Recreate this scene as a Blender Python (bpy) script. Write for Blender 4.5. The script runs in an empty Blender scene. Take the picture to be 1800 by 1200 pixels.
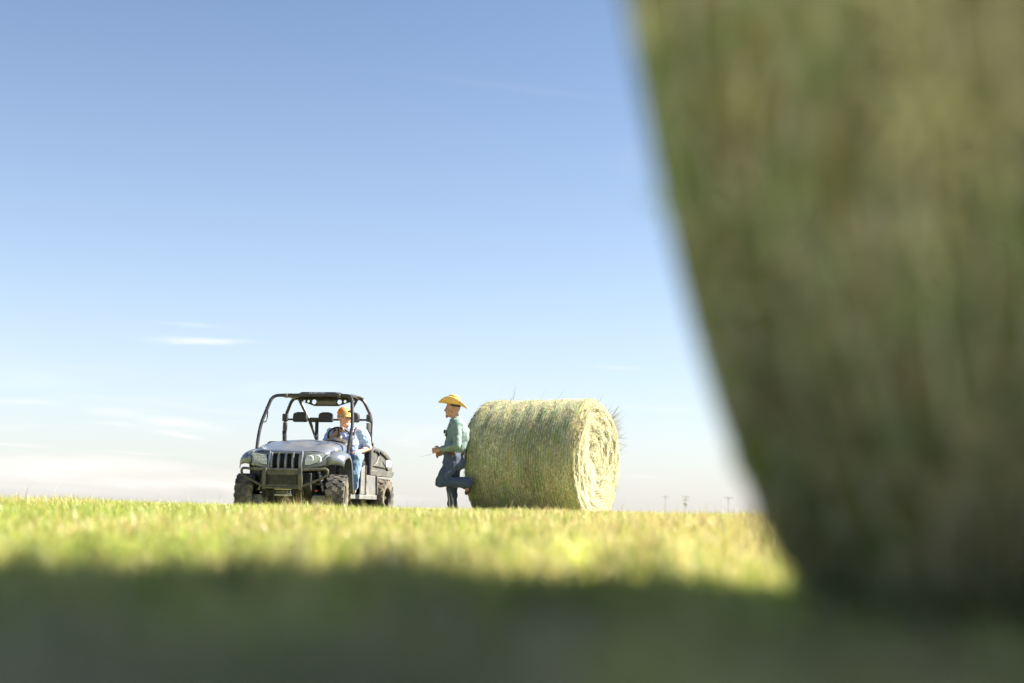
import bpy, math, random
import numpy as np
from mathutils import Vector, Matrix, noise as mnoise

random.seed(7); rng = np.random.default_rng(7)
sc = bpy.context.scene
R = math.radians
PI = math.pi

# ------------------------------------------------------------------ camera
EYE = Vector((0, 0, 0.13))
PITCH, ROLL = math.atan(294 / 2500), R(1.2)
fwd = Vector((0, math.cos(PITCH), math.sin(PITCH)))
r0 = Vector((1, 0, 0)); u0 = r0.cross(fwd)
cr = math.cos(ROLL) * r0 + math.sin(ROLL) * u0
cu = -math.sin(ROLL) * r0 + math.cos(ROLL) * u0
cd = bpy.data.cameras.new('camera'); cam = bpy.data.objects.new('camera', cd)
sc.collection.objects.link(cam); sc.camera = cam
cam.matrix_world = Matrix(((cr.x, cu.x, -fwd.x, EYE.x), (cr.y, cu.y, -fwd.y, EYE.y), (cr.z, cu.z, -fwd.z, EYE.z), (0, 0, 0, 1)))
cd.sensor_width = 36; cd.lens = 50; cd.clip_start = 0.02; cd.clip_end = 12000
cd.dof.use_dof = True; cd.dof.focus_distance = 20.3; cd.dof.aperture_fstop = 1.4

# ------------------------------------------------------------------ light
SUN_AZ, SUN_EL = R(84), R(42)
SKY_STRENGTH, SKY_PIVOT, SKY_CONTRAST = 0.050, 3.2, 0.35
world = bpy.data.worlds.new('World'); sc.world = world; world.use_nodes = True
wn = world.node_tree; wn.nodes.clear(); wl = wn.links.new


def wmath(op, a, b=None, c=None, clamp=False):
    n = wn.nodes.new('ShaderNodeMath'); n.operation = op; n.use_clamp = clamp
    for i, v in enumerate((a, b, c)):
        if v is None: continue
        if isinstance(v, (int, float)): n.inputs[i].default_value = v
        else: wl(v, n.inputs[i])
    return n.outputs[0]


sky = wn.nodes.new('ShaderNodeTexSky'); sky.sky_type = 'NISHITA'; sky.sun_disc = False
sky.sun_elevation = SUN_EL; sky.sun_rotation = SUN_AZ
sky.altitude = 3000; sky.air_density = 1.4; sky.dust_density = 8.0; sky.ozone_density = 4.5
tc = wn.nodes.new('ShaderNodeTexCoord')
sx = wn.nodes.new('ShaderNodeSeparateXYZ'); wl(tc.outputs['Generated'], sx.inputs[0])
yy = wmath('MAXIMUM', sx.outputs[1], 0.05)
ta = wmath('DIVIDE', sx.outputs[0], yy); te = wmath('DIVIDE', sx.outputs[2], yy)
# thin cirrus: noise in direction space, long in azimuth and thin in elevation
cmb = wn.nodes.new('ShaderNodeCombineXYZ')
wl(wmath('MULTIPLY', ta, 5.0), cmb.inputs[0]); wl(wmath('MULTIPLY', te, 38.0), cmb.inputs[1])
nz = wn.nodes.new('ShaderNodeTexNoise'); nz.inputs['Scale'].default_value = 1.0
nz.inputs['Detail'].default_value = 6; nz.inputs['Roughness'].default_value = .6; nz.inputs['Distortion'].default_value = .6
wl(cmb.outputs[0], nz.inputs['Vector'])
cmb2 = wn.nodes.new('ShaderNodeCombineXYZ')
wl(wmath('MULTIPLY', ta, 26.0), cmb2.inputs[0]); wl(wmath('MULTIPLY', te, 130.0), cmb2.inputs[1])
nz2 = wn.nodes.new('ShaderNodeTexNoise'); nz2.inputs['Scale'].default_value = 1.0; nz2.inputs['Detail'].default_value = 4
wl(cmb2.outputs[0], nz2.inputs['Vector'])
wob = wmath('MULTIPLY', wmath('SUBTRACT', nz2.outputs[0], .5), .006)
cl = wmath('SMOOTH_MIN', wmath('MULTIPLY', wmath('MAXIMUM', wmath('SUBTRACT', nz.outputs[0], .52), 0), 2.2), .5, .1)
low = wmath('POWER', 2.718, wmath('MULTIPLY', wmath('POWER', wmath('DIVIDE', wmath('SUBTRACT', te, .02), .055), 2), -1))
cl = wmath('MULTIPLY', cl, low)
# single wisps: tan(azimuth), tan(elevation), half length, half thickness, slope, strength
for a0, e0, sa, se, k, amp in [(-.217, .1135, .030, .0016, -.015, .5), (-.226, .124, .020, .0012, -.05, .22), (-.34, .068, .024, .0018, -.02, .25),
                               (-.281, .0625, .016, .0024, -.03, .35), (-.276, .0535, .013, .0013, -.03, .3), (-.232, .0555, .024, .0030, -.10, .45),
                               (-.235, .0475, .016, .0022, -.12, .4), (-.345, .0375, .016, .0010, 0, .3), (-.27, .034, .03, .0008, 0, .22), (.005, .3015, .075, .0022, -.105, .03),
                               (.084, .252, .010, .010, .5, .04), (.077, .101, .014, .0012, -.06, .2), (-.315, .022, .05, .006, .04, .5), (-.22, .013, .07, .004, -.02, .4)]:
    da = wmath('SUBTRACT', ta, a0)
    de = wmath('SUBTRACT', wmath('ADD', wmath('SUBTRACT', te, e0), wob), wmath('MULTIPLY', da, k))
    g = wmath('ADD', wmath('POWER', wmath('DIVIDE', da, sa), 2), wmath('POWER', wmath('DIVIDE', de, se), 2))
    cl = wmath('ADD', cl, wmath('MULTIPLY', wmath('POWER', 2.718, wmath('MULTIPLY', g, -1)), wmath('MULTIPLY', nz2.outputs[0], amp * 1.7)))
front = wmath('MULTIPLY', wmath('GREATER_THAN', sx.outputs[1], .3), wmath('MINIMUM', cl, .6))
mixc = wn.nodes.new('ShaderNodeMix'); mixc.data_type = 'RGBA'
# crisp dry air: one contrast curve for the whole dome, by luminance
bw = wn.nodes.new('ShaderNodeRGBToBW'); wl(sky.outputs[0], bw.inputs[0])
gain = wmath('POWER', wmath('DIVIDE', wmath('MINIMUM', bw.outputs[0], 30.0), SKY_PIVOT), SKY_CONTRAST)
vm = wn.nodes.new('ShaderNodeVectorMath'); vm.operation = 'SCALE'; wl(sky.outputs[0], vm.inputs[0]); wl(gain, vm.inputs['Scale'])
wl(front, mixc.inputs['Factor']); hs = wn.nodes.new('ShaderNodeHueSaturation'); hs.inputs['Saturation'].default_value = 1.0; wl(vm.outputs[0], hs.inputs['Color'])
# pale haze hugging the horizon all the way round
veil = wmath('MULTIPLY', wmath('POWER', 2.718, wmath('DIVIDE', wmath('MAXIMUM', sx.outputs[2], 0.0), -.15)), .68)
mv = wn.nodes.new('ShaderNodeMix'); mv.data_type = 'RGBA'; wl(veil, mv.inputs['Factor']); wl(hs.outputs[0], mv.inputs['A']); mv.inputs['B'].default_value = (5.0, 4.75, 4.6, 1)
wl(mv.outputs['Result'], mixc.inputs['A']); mixc.inputs['B'].default_value = (6.8, 6.4, 6.1, 1)
bg = wn.nodes.new('ShaderNodeBackground'); bg.inputs['Strength'].default_value = SKY_STRENGTH
wl(mixc.outputs['Result'], bg.inputs['Color'])
wo = wn.nodes.new('ShaderNodeOutputWorld'); wl(bg.outputs[0], wo.inputs['Surface'])

sd = bpy.data.lights.new('sun', 'SUN'); sd.energy = 4.4; sd.angle = R(0.53); sd.color = (1.0, .94, .84)
sun = bpy.data.objects.new('sun', sd); sc.collection.objects.link(sun)
sdir = Vector((math.sin(SUN_AZ) * math.cos(SUN_EL), math.cos(SUN_AZ) * math.cos(SUN_EL), math.sin(SUN_EL)))
sun.rotation_euler = sdir.to_track_quat('Z', 'Y').to_euler(); sun.location = sdir * 60

vs = sc.view_settings
vs.view_transform = 'Standard'; vs.look = 'None'; vs.gamma = 1; vs.use_curve_mapping = False
vs.exposure = 1.92
cy = sc.cycles
cy.use_denoising = True; cy.use_adaptive_sampling = True; cy.adaptive_threshold = .02; cy.max_bounces = 8; cy.diffuse_bounces = 4; cy.glossy_bounces = 3; cy.transparent_max_bounces = 8
cy.caustics_reflective = False; cy.caustics_refractive = False; cy.sample_clamp_indirect = 6

# ------------------------------------------------------------------ helpers
COL = sc.collection


def srgb(r, g, b):
    return tuple(((c / 255) / 12.92 if c / 255 <= .04045 else ((c / 255 + .055) / 1.055) ** 2.4) for c in (r, g, b))


def mat(name, color, rough=.6, metal=0.0, var=.15, scale=30, bump=0.0, bscale=80, spec=.5, dust=None, dscale=6, sheen=0, coat=0):
    m = bpy.data.materials.new(name); m.use_nodes = True
    nt = m.node_tree; b = nt.nodes['Principled BSDF']; L = nt.links.new
    b.inputs['Roughness'].default_value = rough; b.inputs['Metallic'].default_value = metal
    b.inputs['Specular IOR Level'].default_value = spec
    if coat: b.inputs['Coat Weight'].default_value = coat; b.inputs['Coat Roughness'].default_value = .15
    if sheen: b.inputs['Sheen Weight'].default_value = sheen
    t = nt.nodes.new('ShaderNodeTexCoord')
    n = nt.nodes.new('ShaderNodeTexNoise'); n.inputs['Scale'].default_value = scale; n.inputs['Detail'].default_value = 5
    L(t.outputs['Object'], n.inputs['Vector'])
    rp = nt.nodes.new('ShaderNodeValToRGB'); rp.color_ramp.elements[0].position = .3; rp.color_ramp.elements[1].position = .7
    lo = [max(0, c * (1 - var)) for c in color]; hi = [min(1, c * (1 + var)) for c in color]
    rp.color_ramp.elements[0].color = (*lo, 1); rp.color_ramp.elements[1].color = (*hi, 1)
    L(n.outputs[0], rp.inputs[0]); out = rp.outputs[0]
    if dust:
        n2 = nt.nodes.new('ShaderNodeTexNoise'); n2.inputs['Scale'].default_value = dscale; n2.inputs['Detail'].default_value = 8; n2.inputs['Roughness'].default_value = .65
        L(t.outputs['Object'], n2.inputs['Vector'])
        mr = nt.nodes.new('ShaderNodeMapRange'); mr.inputs['From Min'].default_value = .42; mr.inputs['From Max'].default_value = .72; mr.inputs['To Max'].default_value = dust[3]
        L(n2.outputs[0], mr.inputs['Value'])
        mx = nt.nodes.new('ShaderNodeMix'); mx.data_type = 'RGBA'; L(mr.outputs[0], mx.inputs['Factor']); L(out, mx.inputs['A']); mx.inputs['B'].default_value = (*dust[:3], 1)
        out = mx.outputs['Result']
        ad = nt.nodes.new('ShaderNodeMath'); ad.operation = 'MULTIPLY_ADD'; L(mr.outputs[0], ad.inputs[0]); ad.inputs[1].default_value = .4; ad.inputs[2].default_value = rough; ad.use_clamp = True
        L(ad.outputs[0], b.inputs['Roughness'])
    L(out, b.inputs['Base Color'])
    if bump:
        n3 = nt.nodes.new('ShaderNodeTexNoise'); n3.inputs['Scale'].default_value = bscale; n3.inputs['Detail'].default_value = 4
        L(t.outputs['Object'], n3.inputs['Vector'])
        bp = nt.nodes.new('ShaderNodeBump'); bp.inputs['Strength'].default_value = bump; bp.inputs['Distance'].default_value = .01
        L(n3.outputs[0], bp.inputs['Height']); L(bp.outputs[0], b.inputs['Normal'])
    return m


def tint_mat(name, translucent=.3, rough=.7, gloss=.04, noise_amt=.25, nscale=25):
    """colour from the per-strand colour attribute, partly translucent, for grass and hay"""
    m = bpy.data.materials.new(name); m.use_nodes = True
    nt = m.node_tree; nt.nodes.clear(); L = nt.links.new
    a = nt.nodes.new('ShaderNodeVertexColor'); a.layer_name = 'tint'
    t = nt.nodes.new('ShaderNodeTexCoord'); n = nt.nodes.new('ShaderNodeTexNoise'); n.inputs['Scale'].default_value = nscale; L(t.outputs['Object'], n.inputs['Vector'])
    mr = nt.nodes.new('ShaderNodeMapRange'); mr.inputs['From Min'].default_value = .3; mr.inputs['From Max'].default_value = .7
    mr.inputs['To Min'].default_value = 1 - noise_amt; mr.inputs['To Max'].default_value = 1 + noise_amt; L(n.outputs[0], mr.inputs['Value'])
    mu = nt.nodes.new('ShaderNodeVectorMath'); mu.operation = 'SCALE'; L(a.outputs[0], mu.inputs[0]); L(mr.outputs[0], mu.inputs['Scale'])
    d = nt.nodes.new('ShaderNodeBsdfDiffuse'); L(mu.outputs[0], d.inputs[0])
    tr = nt.nodes.new('ShaderNodeBsdfTranslucent'); L(mu.outputs[0], tr.inputs[0])
    gl = nt.nodes.new('ShaderNodeBsdfGlossy'); gl.inputs['Roughness'].default_value = .45; gl.inputs['Color'].default_value = (.9, .9, .85, 1)
    m1 = nt.nodes.new('ShaderNodeMixShader'); m1.inputs[0].default_value = translucent; L(d.outputs[0], m1.inputs[1]); L(tr.outputs[0], m1.inputs[2])
    m2 = nt.nodes.new('ShaderNodeMixShader'); m2.inputs[0].default_value = gloss; L(m1.outputs[0], m2.inputs[1]); L(gl.outputs[0], m2.inputs[2])
    o = nt.nodes.new('ShaderNodeOutputMaterial'); L(m2.outputs[0], o.inputs[0])
    return m


def link(name, me, m=None, parent=None, smooth=30):
    o = bpy.data.objects.new(name, me); COL.objects.link(o)
    if m: me.materials.append(m)
    if parent: o.parent = parent
    if smooth:
        me.shade_smooth()
        if smooth < 180: me.set_sharp_from_angle(angle=R(smooth))
    return o


def thing(name, label, cat, loc=(0, 0, 0), rotz=0, group=None):
    o = bpy.data.objects.new(name, None); COL.objects.link(o); o.empty_display_size = .2
    o.location = loc; o.rotation_euler = (0, 0, rotz); o['label'] = label; o['category'] = cat
    if group: o['group'] = group
    return o


def V(*a): return Vector(a)


class MB:
    def __init__(self): self.v = []; self.f = []

    def add(self, vs_, fs):
        b = len(self.v); self.v += [tuple(p) for p in vs_]; self.f += [tuple(i + b for i in q) for q in fs]; return self

    def box(self, c, s, rot=None, taper=1):
        q = []
        for z in (-.5, .5):
            k = taper if z > 0 else 1
            for x, y in ((-.5, -.5), (.5, -.5), (.5, .5), (-.5, .5)): q.append(Vector((x * s[0] * k, y * s[1] * k, z * s[2])))
        if rot: q = [rot @ p for p in q]
        return self.add([Vector(c) + p for p in q], [(3, 2, 1, 0), (4, 5, 6, 7), (0, 1, 5, 4), (1, 2, 6, 5), (2, 3, 7, 6), (3, 0, 4, 7)])

    def tube(self, pts, rad, n=10, closed=False, caps=True):
        pts = [Vector(p) for p in pts]; N = len(pts)
        rads = rad if isinstance(rad, (list, tuple)) else [rad] * N
        vs_, fs = [], []; prev = None
        for i, p in enumerate(pts):
            if closed: d = pts[(i + 1) % N] - pts[i - 1]
            else: d = pts[min(i + 1, N - 1)] - pts[max(i - 1, 0)]
            d.normalize()
            if prev is None: a = d.orthogonal().normalized()
            else: a = (prev - d * prev.dot(d)).normalized()
            prev = a; b = d.cross(a)
            for k in range(n):
                t = 2 * PI * k / n; vs_.append(p + (a * math.cos(t) + b * math.sin(t)) * rads[i])
        for i in range(N if closed else N - 1):
            j = (i + 1) % N
            for k in range(n): fs.append((i * n + k, i * n + (k + 1) % n, j * n + (k + 1) % n, j * n + k))
        if caps and not closed:
            fs.append(tuple(reversed(range(n)))); fs.append(tuple(range((N - 1) * n, N * n)))
        return self.add(vs_, fs)

    def bent(self, pts, rad, bend=.08, n=10, k=5):
        """tube through corner points with rounded bends"""
        pts = [Vector(p) for p in pts]; out = [pts[0]]
        for i in range(1, len(pts) - 1):
            a, p, b = pts[i - 1], pts[i], pts[i + 1]
            ra = min(bend, (a - p).length * .45); rb = min(bend, (b - p).length * .45)
            s, e = p + (a - p).normalized() * ra, p + (b - p).normalized() * rb
            for q in range(k + 1):
                t = q / k; out.append(s * (1 - t) ** 2 + p * 2 * t * (1 - t) + e * t * t)
        out.append(pts[-1]); return self.tube(out, rad, n)

    def grid(self, P, closed_u=False):
        h, w = len(P), len(P[0]); fs = []
        for i in range(h - 1):
            for j in range(w if closed_u else w - 1): fs.append((i * w + j, i * w + (j + 1) % w, (i + 1) * w + (j + 1) % w, (i + 1) * w + j))
        return self.add([p for row in P for p in row], fs)

    def loft(self, rings):
        """closed rings, capped"""
        n = len(rings[0]); b = len(self.v); self.grid(rings, True)
        self.f.append(tuple(b + k for k in reversed(range(n)))); self.f.append(tuple(b + (len(rings) - 1) * n + k for k in range(n))); return self

    def prism(self, poly, axis, lo, hi):
        """polygon in the two other axes extruded along axis"""
        def P(p, h):
            q = [p[0], p[1]]; q.insert(axis, h); return q
        n = len(poly)
        return self.add([P(p, lo) for p in poly] + [P(p, hi) for p in poly],
                        [tuple(range(n)), tuple(reversed(range(n, 2 * n)))] + [(k, k + n, (k + 1) % n + n, (k + 1) % n) for k in range(n)])

    def revolve(self, prof, c, axis='y', n=32):
        rows = []
        for rr, h in prof:
            row = []
            for k in range(n):
                t = 2 * PI * k / n; a, b = rr * math.cos(t), rr * math.sin(t)
                row.append({'y': (c[0] + a, c[1] + h, c[2] + b), 'z': (c[0] + a, c[1] + b, c[2] + h), 'x': (c[0] + h, c[1] + a, c[2] + b)}[axis])
            rows.append(row)
        return self.grid(rows, True)

    def ell(self, c, rad, rot=None, n=18, m=12):
        rows = []
        for i in range(1, m):
            p = PI * i / m
            rows.append([Vector((math.sin(p) * math.cos(2 * PI * k / n) * rad[0], math.sin(p) * math.sin(2 * PI * k / n) * rad[1], math.cos(p) * rad[2])) for k in range(n)])
        top, bot = Vector((0, 0, rad[2])), Vector((0, 0, -rad[2]))
        if rot: rows = [[rot @ p for p in r_] for r_ in rows]; top = rot @ top; bot = rot @ bot
        c = Vector(c); b = len(self.v); self.grid([[c + p for p in r_] for r_ in rows], True)
        self.v += [tuple(c + top), tuple(c + bot)]; t = len(self.v) - 2
        for k in range(n):
            self.f.append((t, b + (k + 1) % n, b + k)); e = b + (m - 2) * n; self.f.append((t + 1, e + k, e + (k + 1) % n))
        return self

    def limb(self, *pr):
        """chain p0,r0,p1,r1,... of round cones"""
        ps = [Vector(p) for p in pr[0::2]]; rs = pr[1::2]
        for p, q in zip(ps, rs): self.ell(p, (q, q, q), n=14, m=10)
        for i in range(len(ps) - 1): self.tube([ps[i], ps[i + 1]], [rs[i], rs[i + 1]], 14)
        return self

    def mesh(self, name):
        me = bpy.data.meshes.new(name); me.from_pydata(self.v, [], self.f); me.update(); return me

    def build(self, name, m=None, parent=None, smooth=30, bevel=0, solid=0, recalc=True):
        me = self.mesh(name)
        if recalc:
            import bmesh
            bm = bmesh.new(); bm.from_mesh(me); bmesh.ops.recalc_face_normals(bm, faces=bm.faces); bm.to_mesh(me); bm.free()
        o = link(name, me, m, parent, smooth)
        if solid: d = o.modifiers.new('s', 'SOLIDIFY'); d.thickness = solid; d.offset = -1
        if bevel: d = o.modifiers.new('b', 'BEVEL'); d.width = bevel; d.segments = 2; d.limit_method = 'ANGLE'
        return o

    def fused(self, name, m, parent, voxel=.01, smooth_it=3, wrinkle=0, wscale=14, wdir=(1, 1, 1), seed=0):
        """voxel-fuse overlapping closed shapes into one continuous skin"""
        tmp = bpy.data.objects.new('tmp', self.mesh('tmp')); COL.objects.link(tmp)
        d = tmp.modifiers.new('r', 'REMESH'); d.mode = 'VOXEL'; d.voxel_size = voxel
        if smooth_it: d = tmp.modifiers.new('s', 'SMOOTH'); d.factor = .5; d.iterations = smooth_it
        dg = bpy.context.evaluated_depsgraph_get()
        me = bpy.data.meshes.new_from_object(tmp.evaluated_get(dg))
        bpy.data.objects.remove(tmp)
        if wrinkle:
            nv = len(me.vertices)
            co = np.empty(nv * 3, 'f'); me.vertices.foreach_get('co', co); co = co.reshape(-1, 3)
            nn = np.array([v.normal[:] for v in me.vertices], 'f')
            wd = Vector(wdir)
            h = np.array([mnoise.noise(Vector((p[0] * wd.x, p[1] * wd.y, p[2] * wd.z)) * wscale + Vector((seed, 0, 0))) + .5 * mnoise.noise(Vector((p[0] * wd.z, p[1] * wd.x, p[2] * wd.y)) * wscale * 2.1 + Vector((seed, 5, 0))) for p in co.tolist()], 'f')
            co += nn * (h * wrinkle)[:, None]
            me.vertices.foreach_set('co', co.ravel()); me.update()
        return link(name, me, m, parent, 180)


def ring(c, a, b, n=20, pw=2.0):
    """superellipse ring: centre, two radius vectors"""
    out = []
    for k in range(n):
        t = 2 * PI * k / n; ct, st = math.cos(t), math.sin(t)
        x = math.copysign(abs(ct) ** (2 / pw), ct); y = math.copysign(abs(st) ** (2 / pw), st)
        out.append(Vector(c) + Vector(a) * x + Vector(b) * y)
    return out


def big_mesh(name, verts, tris, cols=None):
    """numpy triangles with a per-vertex colour attribute"""
    me = bpy.data.meshes.new(name); nv, nf = len(verts), len(tris)
    me.vertices.add(nv); me.vertices.foreach_set('co', np.asarray(verts, 'f').ravel())
    me.loops.add(nf * 3); me.loops.foreach_set('vertex_index', np.asarray(tris, 'i').ravel())
    me.polygons.add(nf); me.polygons.foreach_set('loop_start', np.arange(0, nf * 3, 3, dtype='i'))
    me.update(calc_edges=True)
    if cols is not None:
        at = me.color_attributes.new('tint', 'FLOAT_COLOR', 'POINT')
        at.data.foreach_set('color', np.concatenate([cols, np.ones((nv, 1))], 1).astype('f').ravel())
    return me


def sm(e0, e1, x):
    t = np.clip((x - e0) / (e1 - e0), 0, 1); return t * t * (3 - 2 * t)


def lump(x, y):
    return (np.sin(x * 1.7 + .6 * y + 1) * np.sin(y * 1.1 - .5 * x) + .6 * np.sin(x * 3.9 - y * 2.3 + 2) * np.sin(y * 3.1 + x) + .4 * np.sin(x * 8.3 + 1.2) * np.sin(y * 7.1 + .4))


def gz(x, y):
    """ground height: flat near the camera, a faint crest at 17 m, then falling away"""
    x = np.asarray(x, float); y = np.asarray(y, float)
    z = .045 * sm(5, 16, y) - .115 * sm(17.5, 20.8, y) - 5.0 * sm(23, 480, y) ** .9
    z = z - .018 * sm(1.2, 2.0, y) * (1 - sm(4, 7, y))
    return z + .008 * lump(x * .6, y * .6) * np.clip(1 - y / 60, 0, 1) * sm(2.2, 4, np.abs(y))


# ------------------------------------------------------------------ ground
ys = np.concatenate([-np.geomspace(4000, 13, 20), np.linspace(-12, 0, 25), np.linspace(.25, 30, 140), np.geomspace(31, 9000, 60)])
xs = np.concatenate([-np.geomspace(4000, 13, 24), np.linspace(-12, 12, 97), np.geomspace(13, 4000, 24)])
XX, YY = np.meshgrid(xs, ys); ZZ = gz(XX, YY)
w_, h_ = len(xs), len(ys)
idx = np.arange(w_ * h_).reshape(h_, w_)
a, b, c, d = idx[:-1, :-1].ravel(), idx[:-1, 1:].ravel(), idx[1:, 1:].ravel(), idx[1:, :-1].ravel()
me = big_mesh('ground', np.stack([XX.ravel(), YY.ravel(), ZZ.ravel()], 1), np.concatenate([np.stack([a, b, c], 1), np.stack([a, c, d], 1)]))
M_ground = mat('thatch', (.34, .31, .13), .9, var=.3, scale=9, bump=.6, bscale=60, spec=.1, dust=(.33, .36, .11, .7), dscale=1.3)
g = link('ground', me, M_ground, smooth=180); g['kind'] = 'structure'
g['label'] = 'mown hay field falling away behind a low crest'

# ------------------------------------------------------------------ hay bales
M_hay = tint_mat('hay_strand', .22, gloss=.03)
M_net = mat('net_twine', (.72, .70, .58), .6, var=.3, scale=8)


def hay_core_mat():
    m = bpy.data.materials.new('hay_core'); m.use_nodes = True; nt = m.node_tree; L = nt.links.new; b = nt.nodes['Principled BSDF']
    b.inputs['Roughness'].default_value = .9; b.inputs['Specular IOR Level'].default_value = .1
    t = nt.nodes.new('ShaderNodeTexCoord')
    def nz_(sx_, sy_, det=4, rough=.6):
        mp = nt.nodes.new('ShaderNodeMapping'); mp.inputs['Scale'].default_value = (sx_, sy_, 1); L(t.outputs['UV'], mp.inputs[0])
        n = nt.nodes.new('ShaderNodeTexNoise'); n.inputs['Scale'].default_value = 1; n.inputs['Detail'].default_value = det; n.inputs['Roughness'].default_value = rough
        L(mp.outputs[0], n.inputs['Vector']); return n.outputs[0]
    big = nz_(2.2, 4.5, 3); fine = nz_(9, 110, 6, .7); mid = nz_(3.5, 13, 4)
    r1 = nt.nodes.new('ShaderNodeValToRGB'); cr_ = r1.color_ramp
    cr_.elements[0].position = .24; cr_.elements[0].color = (.17, .165, .08, 1); cr_.elements[1].position = .80; cr_.elements[1].color = (.70, .62, .38, 1)
    e = cr_.elements.new(.5); e.color = (.38, .36, .18, 1)
    ad = nt.nodes.new('ShaderNodeMix'); ad.data_type = 'FLOAT'; ad.inputs[0].default_value = .45; L(fine, ad.inputs[2]); L(mid, ad.inputs[3]); L(ad.outputs[0], r1.inputs[0])
    r2 = nt.nodes.new('ShaderNodeValToRGB'); r2.color_ramp.elements[0].position = .42; r2.color_ramp.elements[0].color = (.75, 1.05, .62, 1); r2.color_ramp.elements[1].position = .58; r2.color_ramp.elements[1].color = (1.15, 1.0, .85, 1)
    L(big, r2.inputs[0])
    mu = nt.nodes.new('ShaderNodeMix'); mu.data_type = 'RGBA'; mu.blend_type = 'MULTIPLY'; mu.inputs['Factor'].default_value = 1; L(r1.outputs[0], mu.inputs['A']); L(r2.outputs[0], mu.inputs['B'])
    L(mu.outputs['Result'], b.inputs['Base Color'])
    bp = nt.nodes.new('ShaderNodeBump'); bp.inputs['Strength'].default_value = .9; bp.inputs['Distance'].default_value = .02; L(ad.outputs[0], bp.inputs['Height']); L(bp.outputs[0], b.inputs['Normal'])
    return m


M_core = hay_core_mat()
HAY = np.array([[.67, .61, .39], [.58, .54, .33], [.41, .46, .24], [.34, .42, .22], [.74, .69, .50], [.45, .37, .24], [.52, .54, .36]])


def ribbons(p, t, nrm, length, width, bow, cols, jag=0.0):
    """p start-centres (n,3), t tangents, nrm normals -> two-quad ribbons bowed away from the surface"""
    n = len(p); side = np.cross(t, nrm); side /= np.linalg.norm(side, axis=1)[:, None] + 1e-9
    vs_ = np.empty((n, 5, 3)); hw = (width / 2)[:, None]; hl = (length / 2)[:, None]
    vs_[:, 0] = p - t * hl - side * hw; vs_[:, 1] = p - t * hl + side * hw
    mid = p + nrm * bow[:, None]
    vs_[:, 2] = mid - side * hw; vs_[:, 3] = mid + side * hw
    vs_[:, 4] = p + t * hl + (nrm * (rng.normal(size=n) * jag)[:, None])
    base = (np.arange(n) * 5)[:, None]
    tr = np.concatenate([base + [0, 1, 3], base + [0, 3, 2], base + [2, 3, 4]])
    return vs_.reshape(-1, 3), tr, np.repeat(cols, 5, 0)


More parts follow.
